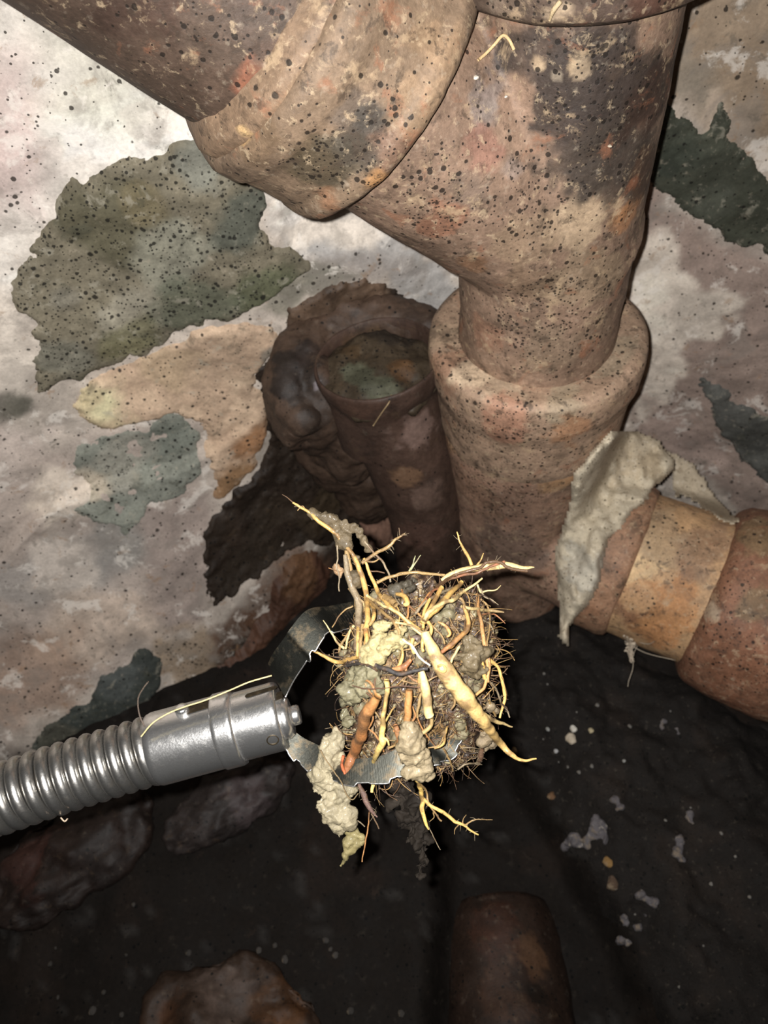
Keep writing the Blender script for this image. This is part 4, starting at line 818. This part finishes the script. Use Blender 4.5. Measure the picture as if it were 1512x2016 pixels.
R_([(1195, 125), (1240, 170), (1265, 240), (1277, 320), (1270, 380), (1255, 442)], 15, (204, 164, 96), [1.4, .9, .9, 1, .8, .6], conv=ZB, seed=74, dz=-.004)
R_([(1195, 240), (1235, 290), (1255, 350), (1290, 400), (1305, 440)], 8, GRY, conv=ZB, seed=75, hairs=10)
R_([(1140, 90), (1150, 140), (1165, 190), (1175, 230)], 24, (196, 150, 84), [1, .9, .6], conv=ZB, seed=76)
R_([(1182, 60), (1195, 150), (1190, 220), (1165, 280), (1125, 325)], 13, (166, 122, 74), conv=ZB, seed=77)
R_([(1040, 60), (1000, 130), (980, 180)], 10, PALE, conv=ZB, seed=78)
R_([(1060, 0), (1000, 50), (940, 95)], 16, (200, 150, 80), conv=ZB, seed=79, dz=.002)
R_([(590, 160), (650, 180), (720, 210), (800, 190), (870, 180)], 20, (40, 36, 34), conv=ZB, seed=80, dz=.006, hairs=14)
R_([(440, 165), (500, 155), (560, 165), (600, 190)], 12, (46, 40, 36), conv=ZB, seed=81, dz=.003)
R_([(470, 270), (560, 290), (700, 275), (830, 280)], 5, (90, 64, 48), conv=ZB, seed=82, dz=.006)
R_([(420, 640), (410, 690), (430, 740)], 12, (170, 80, 44), conv=ZB, seed=83, dz=.01)
R_([(300, 610), (345, 690), (400, 770), (440, 850), (470, 875), (500, 840)], 5, (110, 92, 62), conv=ZB, seed=84, dz=.013)
R_([(500, 720), (545, 720), (590, 715)], 24, (190, 176, 140), conv=ZB, seed=85)
R_([(500, 790), (530, 850), (560, 920), (600, 970)], 26, (96, 74, 66), [.5, 1, .8, .2], conv=ZB, seed=86, hairs=24)
R_([(560, 940), (550, 1040), (535, 1120), (520, 1205)], 6, (150, 106, 62), conv=ZB, seed=87)
R_([(570, 950), (590, 990), (608, 1032)], 6, GRY, conv=ZB, seed=88)
R_([(480, 985), (510, 1000), (535, 1022)], 6, GRY, conv=ZB, seed=89)
R_([(1160, 600), (1150, 650), (1140, 690)], 26, (98, 74, 56), [.6, 1, .4], conv=ZB, seed=90, hairs=24)
R_([(1030, 715), (1070, 685), (1130, 680), (1150, 690)], 7, GRY, conv=ZB, seed=91, hairs=8)
R_([(700, 480), (715, 540), (720, 600)], 22, (150, 104, 66), conv=ZB, seed=92)
R_([(660, 600), (690, 590), (700, 560)], 10, TAN, conv=ZB, seed=93)
R_([(800, 480), (840, 520), (880, 490), (890, 440)], 18, (160, 136, 90), conv=ZB, seed=94)
R_([(870, 600), (920, 590), (960, 560)], 5, TAN, conv=ZB, seed=95)
R_([(1195, 350), (1215, 400), (1230, 430)], 10, TAN, conv=ZB, seed=96)
# more roots wound over the face of the clump
wr_ = random.Random(12)
for k in range(62):
    x, y = wr_.uniform(680, 965), wr_.uniform(1165, 1520); a_ = wr_.gauss(1.35, .55) * wr_.choice((1, 1, -1)); L = wr_.uniform(28, 85); cv = wr_.uniform(-.9, .9); pts = [(x, y)]
    for j in range(4):
        x += math.cos(a_) * L / 4; y += math.sin(a_) * L / 4; a_ += cv * .55 + wr_.gauss(0, .18); pts.append((x, y))
    if any(((px - 835) / 150) ** 2 + ((py - 1345) / 195) ** 2 > 1.0 for px, py in pts): continue
    add_root(pts, wr_.choice((6, 8, 10, 12, 15)), wr_.choice((GOLD, TAN, GRY, BRN, TAN, (150, 104, 60))), [wr_.uniform(.4, .9), 1, wr_.uniform(.4, .9)], conv=lambda p: p, seed=200 + k, dz=wr_.uniform(-.002, .001), hairs=4)
# dark string of muck hanging below the clump
pulp([(690, 790, 44), (720, 840, 44), (700, 880, 30), (760, 830, 44), (780, 880, 50), (800, 940, 54), (760, 990, 50), (800, 1040, 54), (780, 1080, 44), (830, 1100, 50), (850, 1150, 44), (850, 1190, 40), (835, 1230, 32), (830, 1270, 22)], ZB, (30, 25, 20), name='hanging_muck', seed=97, amp=.0035, dz=-.012, label='black muck trailing under the clump')

# tangle of hair-fine rootlets over the whole clump: nobody could count them
tg = MB()
cc_ = at(835, 1335, RB + .010)
camR = M3 @ np.array([1, 0, 0]); camD = M3 @ np.array([0, 1, 0]); camF = M3 @ np.array([0, 0, 1])
pal = [lin(c) for c in (TAN, BRN, BRN, GRY, DRK, (100, 78, 52), (76, 56, 40), (150, 118, 70), DRK, (62, 46, 34))]
ctree = tree_of(core if core.users else core)
off_root = np.array(world_of(root))
cr = MB()
for k in range(420):
    x = rng.uniform(665, 985); y = rng.uniform(1150, 1550); d = Vector(ray(x, y)); r = ctree.ray_cast(Vector(-off_root), d.normalized())
    if r[0] is None: continue
    p = np.array(r[0]) + off_root; rr = rng.uniform(.0005, .0022); V, Fc = ball((0, 0, 0), 1, 6)
    V = V * (1 + .45 * fbm(V + k, 1.4, 2, k % 9))[:, None] * rr * np.array([rng.uniform(.6, 1.3), rng.uniform(.6, 1.2), rng.uniform(.5, 1.3)]) + p
    cr.add(V, Fc, lin(rng.choice([(104, 92, 66), (84, 70, 48), (60, 46, 32), (120, 110, 82), (40, 30, 24), (96, 80, 70)])))
bl_ = []
for (x0_, y0_, n_) in ((700, 1290, 9), (690, 1400, 8), (760, 1360, 7), (790, 1250, 6), (870, 1210, 6), (930, 1350, 8), (800, 1440, 8), (860, 1300, 5), (720, 1180, 6), (900, 1430, 6), (830, 1390, 6), (740, 1500, 6)):
    for k in range(n_):
        x = x0_ + rng.gauss(0, 17); y = y0_ + rng.gauss(0, 17); d = Vector(ray(x, y)); r = ctree.ray_cast(Vector(-off_root), d.normalized())
        if r[0] is None: continue
        rr = rng.uniform(.0015, .0038); bl_.append(ball(np.array(r[0]) + off_root, (rr * rng.uniform(.7, 1.3), rr * .8, rr * rng.uniform(.7, 1.3)), 6))
mu = remesh(bl_, .0007, 5, 'pulp_smears'); displace(mu, [(150, .0012, 301), (450, .0007, 302)]); Vm = get_v(mu); nm = fbm(Vm, 90, 4, 303); cm = np.tile(lin((104, 96, 72)), (len(Vm), 1)); w_ = sm(0, .6, nm)[:, None]; cm = cm * (1 - w_) + lin((64, 52, 36)) * w_; set_col(mu, cm)
link('pulp_smears', mu, M_pulp, root, kind='stuff')
link('dirt_crumbs', cr.mesh('dirt_crumbs'), M_dirt, root, kind='stuff')
for k in range(2600):
    x = rng.uniform(660, 990); y = rng.uniform(1150, 1560)
    d = Vector(ray(x, y)); r = ctree.ray_cast(Vector(-off_root), d.normalized())
    if r[0] is None: continue
    p = np.array(r[0]) + off_root; n = np.array(r[1]); L = rng.uniform(.004, .014)
    t = nrng.normal(size=3); t -= t.dot(n) * n; t /= np.linalg.norm(t)
    b = np.cross(n, t); bend = rng.uniform(-.5, .5); lift = rng.uniform(.0002, .0022)
    tail = rng.random() < .08
    q = np.array([p - n * .001, p + t * L * .3 + n * lift + b * bend * L * .1, p + t * L * .65 + n * lift * (1.2 if not tail else 2) + b * bend * L * .35, p + t * L + (n * .003 if tail else -n * .001) + b * bend * L * .7])
    V, Fc = sweep(catmull(q, 9), np.linspace(1, .5, 9) * rng.choice([.00012, .00016, .00022, .00034]), 4)
    tg.add(V, Fc, pal[rng.randrange(len(pal))])
for k in range(60):                                                    # fringe that sticks out
    an = rng.uniform(0, 2 * math.pi); x = 845 + math.cos(an) * rng.uniform(95, 140); y = 1330 + math.sin(an) * rng.uniform(120, 185)
    p = at(x, y, RB + rng.uniform(-.012, .006)); o_ = (p - cc_); o_ /= np.linalg.norm(o_); L = rng.uniform(.003, .010)
    q = np.array([p - o_ * .002, p + o_ * L * .5 + nrng.normal(size=3) * .001, p + o_ * L + nrng.normal(size=3) * .003])
    V, Fc = sweep(catmull(q, 7), np.linspace(.00022, .00007, 7), 4); tg.add(V, Fc, pal[rng.randrange(4)])
link('rootlet_tangle', tg.mesh('rootlet_tangle'), M_root, root, kind='stuff', label='mat of hair fine brown rootlets')

# ---- single fibres on the cable
def strand(name, pts, w, colr, label, cat, parent=None, tap=(1, 1)):
    P = [at(*p) for p in pts]; Cc = catmull(P, len(P) * 7); V, Fc = sweep(Cc, np.interp(np.linspace(0, 1, len(Cc)), np.linspace(0, 1, len(tap)), tap) * w * .5, 7)
    mb = MB(); mb.add(V, Fc, lin(colr)); me = mb.mesh(name)
    if parent is not None: return link(name, me, M_root, parent, label=label)
    return link(name, me, M_root, None, origin=P[0], label=label, cat=cat)
strand('root_fibre', [(278, 1450, .3155), (300, 1424, .315), (330, 1405, .3155), (365, 1391, .3155), (400, 1380, .316), (450, 1360, .317), (490, 1343, .3185), (535, 1330, .320)], .0006, (186, 170, 120), 'long pale root fibre lying over the steel coupling', 'root fibre')
strand('root_fibre', [(284, 1430, .316), (274, 1405, .316), (272, 1375, .315), (282, 1355, .313), (292, 1342, .312)], .0006, (70, 58, 48), 'short dark fibre standing up from the coil', 'root fibre')
strand('root_fibre', [(120, 1610, .322), (127, 1617, .321), (133, 1612, .321)], .0006, (170, 150, 130), 'tiny pale fibre under the coil', 'root fibre')

# ================================================================== SMALL THINGS
# debris on the upper pipes
allpipe = world_tree([o for o in C.objects if o.type == 'MESH' and o.parent in (wye, bp_, tee, lat, rj, hop)])
def on_pipe(x, y, off_=.001):
    h = hit(allpipe, x, y); return (x, y, depth_of(h) - off_) if h is not None else (x, y, .5)
def chip(name, x, y, r, colr, label, cat, tree, group=None, m=None, flat=.5, z=None, seed=1, sub=2):
    h = hit(tree, x, y) if tree is not None else floor_pt(x, y)
    if h is None: return
    if tree is None: h = np.array([h[0], h[1], float(floor_h(np.array([h[0]]), np.array([h[1]]))[0])]);
    R = r * depth_of(h) / F; bm = bmesh.new(); bmesh.ops.create_icosphere(bm, subdivisions=sub, radius=1)
    V = np.array([v.co[:] for v in bm.verts]); Fc = [tuple(v.index for v in f.verts) for f in bm.faces]; bm.free()
    V = V * (1 + .28 * fbm(V + seed * 3.1, 1.3, 2, seed))[:, None] * np.array([1.0, .8 + .3 * ((seed * 7) % 5) / 5, flat]) * R
    a_ = seed * 1.7; V = V @ np.array([[math.cos(a_), math.sin(a_), 0], [-math.sin(a_), math.cos(a_), 0], [0, 0, 1]])
    mb = MB(); mb.add(V + h + (np.array([0, 0, R * flat * .5]) if tree is None else 0), Fc, lin(colr) * (1 + .15 * math.sin(seed))); me = mb.mesh(name, smooth=sub > 1)
    return link(name, me, m or M_mortar, None, origin=h, label=label, cat=cat, group=group)
strand('twig', [on_pipe(942, 118), on_pipe(958, 104, .003), on_pipe(975, 86, .003), on_pipe(990, 70), on_pipe(1002, 78), on_pipe(1012, 98)], .0016, (206, 176, 130), 'bent straw coloured twig stuck under the top socket', 'twig')
strand('straw', [on_pipe(1082, 40), on_pipe(1090, 20, .002), on_pipe(1104, 2)], .0022, (186, 164, 128), 'pale straw on the top socket', 'straw', tap=(.5, 1, 1))
chip('mortar_crumb', 936, 152, 7, (206, 196, 180), 'white crumb on the lip of the branch socket', 'crumb', allpipe, seed=3)
chip('mortar_crumb', 996, 190, 4, (216, 210, 200), 'tiny white crumb on the stack just below the branch lip', 'crumb', allpipe, seed=4)
chip('mortar_crumb', 1200, 287, 5, (190, 176, 156), 'tiny white crumb on the dark part of the tall pipe', 'crumb', allpipe, seed=5)
strand('root_fibre', [on_pipe(770, 778, .002), on_pipe(766, 792, .002), on_pipe(752, 812, .002), on_pipe(735, 838, .001)], .0010, (150, 128, 96), 'thin pale fibre hanging from the mouth of the pipe stub', 'root fibre')
# cobweb scrap with grit under the lateral pipe
cw = thing('cobweb_scrap', 'dirty scrap of cobweb hanging under the orange pipe', 'cobweb', at(1242, 1262, .70))
mb = MB()
for k in range(26):
    x, y = 1242 + rng.uniform(-14, 14), 1262 + rng.uniform(-16, 10)
    q = [at(x, y, .70 + rng.uniform(-.004, .004)), at(1242 + rng.uniform(-6, 8), y + 14, .70), at(1244 + rng.uniform(-5, 5), y + 34, .70)]
    V, Fc = sweep(catmull(q, 7), .00028, 4); mb.add(V, Fc, lin((170, 156, 138)))
for k in range(9):
    x, y, r_ = 1240 + rng.uniform(-14, 8), 1258 + rng.uniform(-14, 40), rng.uniform(2, 6); V, Fc = ball(at(x, y, .70), r_ * .7 / F * np.array([1, .6, 1]), 6); mb.add(V + .0008 * fbm(V, 500, 2, k)[:, None], Fc, lin((186, 172, 152)))
for q in ([(1246, 1290, .70), (1246, 1315, .70), (1238, 1340, .70), (1236, 1352, .70)], [(1230, 1262, .70), (1270, 1285, .69), (1330, 1300, .67)], [(1252, 1262, .70), (1275, 1268, .69), (1290, 1262, .68)]):
    V, Fc = sweep(catmull([at(*p) for p in q], 14), .00035, 5); mb.add(V, Fc, lin((170, 158, 140)))
link('web', mb.mesh('web'), M_root, cw)

# soil heaped on the right of the channel
soil_poly = fpoly([(980, 1140), (1100, 1190), (1330, 1300), (1520, 1440), (1750, 1600), (1800, 2350), (1420, 2350), (1330, 2060), (1230, 1850), (1110, 1650), (1010, 1480), (960, 1380), (940, 1250)])
lo_ = soil_poly.min(0) - .03; hi = soil_poly.max(0) + .03
ax_ = np.arange(lo_[0], hi[0], .0032); ay_ = np.arange(lo_[1], hi[1], .0032); A, B = np.meshgrid(ax_, ay_, indexing='ij'); sh = A.shape; A = A.ravel(); B = B.ravel(); p3 = np.stack([A, B, 0 * A], -1)
sd = poly_sd(np.stack([A, B], -1), soil_poly) + .008 * fbm(p3, 40, 4, 80)
def soil_h(A, B, sd):
    p3 = np.stack([A, B, 0 * A], -1); return floor_h(A, B) + .028 * sm(-.01, .05, sd) - .006 + (.007 * fbm(p3, 26, 4, 81) + .0025 * fbm(p3, 110, 3, 82)) * sm(0, .02, sd)
keep = sd > -.012; idx = -np.ones(len(A), int); idx[keep] = np.arange(keep.sum()); fcs = idx[grid_faces(*sh)]; fcs = fcs[(fcs >= 0).all(1)][:, ::-1]
sme = new_mesh('soil_heap', np.stack([A, B, soil_h(A, B, sd)], -1)[keep], fcs)
nn_ = fbm(p3, 30, 5, 83)[keep]; c = np.tile(lin((25, 21, 18)), (int(keep.sum()), 1)); w_ = (sm(.2, .6, nn_) * .6)[:, None]; c = c * (1 - w_) + lin((38, 31, 26)) * w_; set_col(sme, c, .1 + 0 * nn_)
link('soil_heap', sme, M_soil, None, kind='stuff', label='bank of black soil beneath the orange pipe', cat='soil')
soil_tree = tree_of(sme)
def peb(x, y, r, colr, label, seed, name='pebble', cat='pebble', group=None, flat=.6):
    return chip(name, x, y, r, colr, label, cat, soil_tree, group, M_mortar, flat, seed=seed, sub=2)
peb(1124, 1455, 13, (176, 164, 146), 'largest pale pebble on the black soil, right of the split root', 1)
peb(1129, 1434, 7, (190, 186, 176), 'small white pebble just above the largest pale pebble', 2)
peb(1163, 1438, 6, (170, 158, 128), 'yellowish pebble a little right of the largest pale pebble', 3)
peb(1095, 1478, 5, (176, 176, 176), 'tiny grey pebble below and left of the largest pale pebble', 4)
peb(1079, 1435, 5, (150, 150, 146), 'tiny white pebble left of the largest pale pebble', 5)
peb(1085, 1567, 9, (110, 84, 62), 'brown pebble lower on the soil near the channel edge', 6)
peb(1079, 1527, 5, (130, 126, 118), 'tiny pebble above the brown pebble at the channel edge', 7)
peb(1016, 1476, 9, (104, 84, 60), 'tan pebble under the tip of the split root', 8)
peb(1198, 1697, 11, (128, 100, 62), 'ochre pebble below the whitish branching flake', 9)
peb(1208, 1738, 15, (84, 68, 56), 'mottled brown lump low on the soil', 10)
peb(1229, 1498, 4, (160, 160, 156), 'tiny pebble alone in the middle of the soil', 11)
for i, (x, y) in enumerate([(1078, 1347), (1071, 1326), (1176, 1388), (1100, 1500), (1118, 1510), (1165, 1508), (1135, 1402), (1448, 1686), (1476, 1766), (1385, 1862), (1337, 1943), (1140, 1520), (1360, 1590), (1310, 1615), (1420, 1640), (1070, 1455), (1012, 1790), (1240, 1430), (1320, 1400), (1290, 1770), (1400, 1740), (1250, 1800)]):
    peb(x, y, 2.2 + (i % 3), (110, 107, 102), ('speck of pale grit near the top of the black soil, by the largest pale pebble' if y < 1560 and x < 1250 else 'speck of pale grit high on the black soil, close under the clay pipes' if y < 1560 else 'speck of pale grit among the whitewash flakes, low on the black soil'), 20 + i, 'grit', 'grit', 'grit by the largest pebble' if y < 1560 and x < 1250 else 'grit under the clay pipes' if y < 1560 else 'grit among the flakes')
def flake(pts, w, seed, label, group=None, colr=(92, 88, 90), th=.0012):
    """a thin branching flake of whitewash lying on the soil"""
    parts = []
    for line in pts:
        P = []
        for x, y in line:
            h = hit(soil_tree, x, y); h = h if h is not None else floor_pt(x, y); P.append(h + np.array([0, 0, .0015]))
        Cc = catmull(P, max(8, len(P) * 6)); parts.append(sweep(Cc, w * (.8 + .3 * np.sin(np.linspace(0, 9, len(Cc)))), 8))
    me = remesh(parts, .0012, 2, 'whitewash_flake'); displace(me, [(140, .002, seed), (400, .0006, seed + 1)])
    V = get_v(me); set_col(me, lin(colr) * (1 + .25 * fbm(V, 150, 3, seed))[:, None]); return link('whitewash_flake', me, M_mortar, None, origin=V.mean(0), label=label, cat='flake', group=group)
flake([[(1108, 1672), (1130, 1650), (1150, 1655), (1165, 1630), (1175, 1605)], [(1130, 1650), (1145, 1668), (1160, 1660)], [(1165, 1632), (1185, 1650), (1195, 1655)], [(1150, 1652), (1190, 1640), (1180, 1615)]], .0038, 1, 'largest whitish branching flake lying on the soil')
flake([[(1205, 1570), (1216, 1582), (1222, 1595)]], .0045, 2, 'small white flake above and right of the branching flake')
flake([[(1334, 1645), (1337, 1670), (1332, 1690)], [(1336, 1668), (1342, 1700)]], .0038, 3, 'upright narrow flake at the right of the soil')
flake([[(1355, 1598), (1362, 1612), (1358, 1622)], [(1362, 1608), (1350, 1612)]], .0026, 4, 'little flake just above the upright narrow flake')
flake([[(1255, 1757), (1270, 1770), (1292, 1780)]], .0042, 5, 'slanting pale flake below the mottled lump')
flake([[(1222, 1810), (1232, 1806), (1228, 1822)]], .0028, 6, 'faint small flake left of a similar one near the bottom')
flake([[(1268, 1806), (1272, 1800)], [(1248, 1828), (1262, 1826)]], .0028, 7, 'faint pair of specks right of the small flake near the bottom')
flake([[(1216, 1856), (1232, 1850), (1240, 1862)]], .0034, 8, 'lowest pale flake on the soil')
flake([[(1305, 1440), (1300, 1425), (1310, 1420)], [(1330, 1432), (1336, 1448)]], .0024, 9, 'thin curved flake high on the soil below the pipe')

# brown clay channel pipe in the hollow, and the stone at the foot of the picture
chp = thing('channel_pipe', 'dim red brown clay pipe lying in the channel at the bottom', 'pipe', floor_pt(1010, 1950) - np.array([0, 0, .03]))
e0 = floor_pt(985, 1760) + np.array([0, 0, -.075]); e1 = floor_pt(1040, 2250) + np.array([0, 0, -.035])
V, Fc = lathe(e0, e1 - e0, [(0, .03), (.004, .048), (.02, .052), (.25, .056), (.40, .058)], 80, .004); me = new_mesh('barrel', V, Fc); displace(me, [(20, .002, 91), (80, .0008, 92)])
paint(me, (40, 28, 21), [(1040, 1880, 40, (84, 60, 42), .8), (1000, 1950, 50, (62, 42, 30), .8), (1020, 1920, 20, (40, 26, 18), .9), (1060, 1955, 16, (30, 22, 16), .9), (970, 1830, 50, (56, 34, 24), .8)], [], var=.4, dbase=.2)
link('barrel', me, M_wet, chp)
def lump(name, x, y, rx, ry, rz, colr, label, cat, blobs=(), seed=1, mtl=None, sink=.4, rot=0):
    c0 = floor_pt(x, y); V, Fc = ball((0, 0, 0), (rx, ry, rz)); me = new_mesh(name, V, Fc)
    m2 = bmesh.new(); m2.from_mesh(me); bmesh.ops.subdivide_edges(m2, edges=m2.edges, cuts=3, use_grid_fill=True); m2.to_mesh(me); m2.free(); me.polygons.foreach_set('use_smooth', np.ones(len(me.polygons), bool))
    V = get_v(me) @ np.array([[math.cos(rot), math.sin(rot), 0], [-math.sin(rot), math.cos(rot), 0], [0, 0, 1]]); set_v(me, V + c0 + np.array([0, 0, rz * (1 - 2 * sink)]))
    displace(me, [(14, rx * .12, seed), (35, rx * .12, seed + 4), (70, .004, seed + 1), (160, .0012, seed + 2)])
    paint(me, colr, blobs, [], var=.35, dbase=.1); return link(name, me, mtl or M_wet, None, origin=c0, label=label, cat=cat)
lump('stone', 440, 2060, .082, .062, .02, (46, 33, 24), 'rust brown stone at the bottom left edge of the picture', 'stone', [(440, 1960, 50, (88, 74, 66), .7), (560, 1990, 50, (82, 54, 32), .8), (330, 2000, 40, (64, 42, 28), .8)], seed=101)
lump('stone', 130, 1690, .085, .045, .016, (34, 25, 21), 'flat reddish black stone on the floor below the steel coil', 'stone', [(60, 1680, 60, (58, 36, 30), .8), (200, 1680, 50, (40, 34, 32), .7)], seed=111, rot=.5)
lump('stone', 450, 1580, .07, .03, .018, (38, 32, 30), 'purplish grey stone on the floor under the steel coupling', 'stone', [(480, 1560, 50, (74, 64, 64), .6)], seed=114, rot=.5)
for i, (x, y, r_) in enumerate([(372, 1876, 7), (560, 1888, 8), (508, 1870, 6), (105, 1865, 3), (93, 1896, 5), (248, 1880, 3), (205, 1953, 5), (185, 1990, 8), (110, 1962, 4), (264, 1782, 4), (380, 1975, 6), (690, 1990, 7), (790, 1995, 6), (640, 1850, 7), (660, 1880, 6), (650, 1868, 5), (240, 1998, 6), (50, 1770, 8), (160, 1765, 4), (540, 1860, 5)]):
    chip('grit', x, y, r_, (60, 57, 54), ('speck of grit on the dark floor at the left, below the steel coil' if x < 300 else 'speck of grit on the dark floor just above the rust brown stone' if x < 600 else 'speck of grit on the dark floor right of the rust brown stone'), 'grit', None, ('grit at the left of the floor' if x < 300 else 'grit above the rust brown stone' if x < 600 else 'grit right of the rust brown stone'), seed=50 + i)
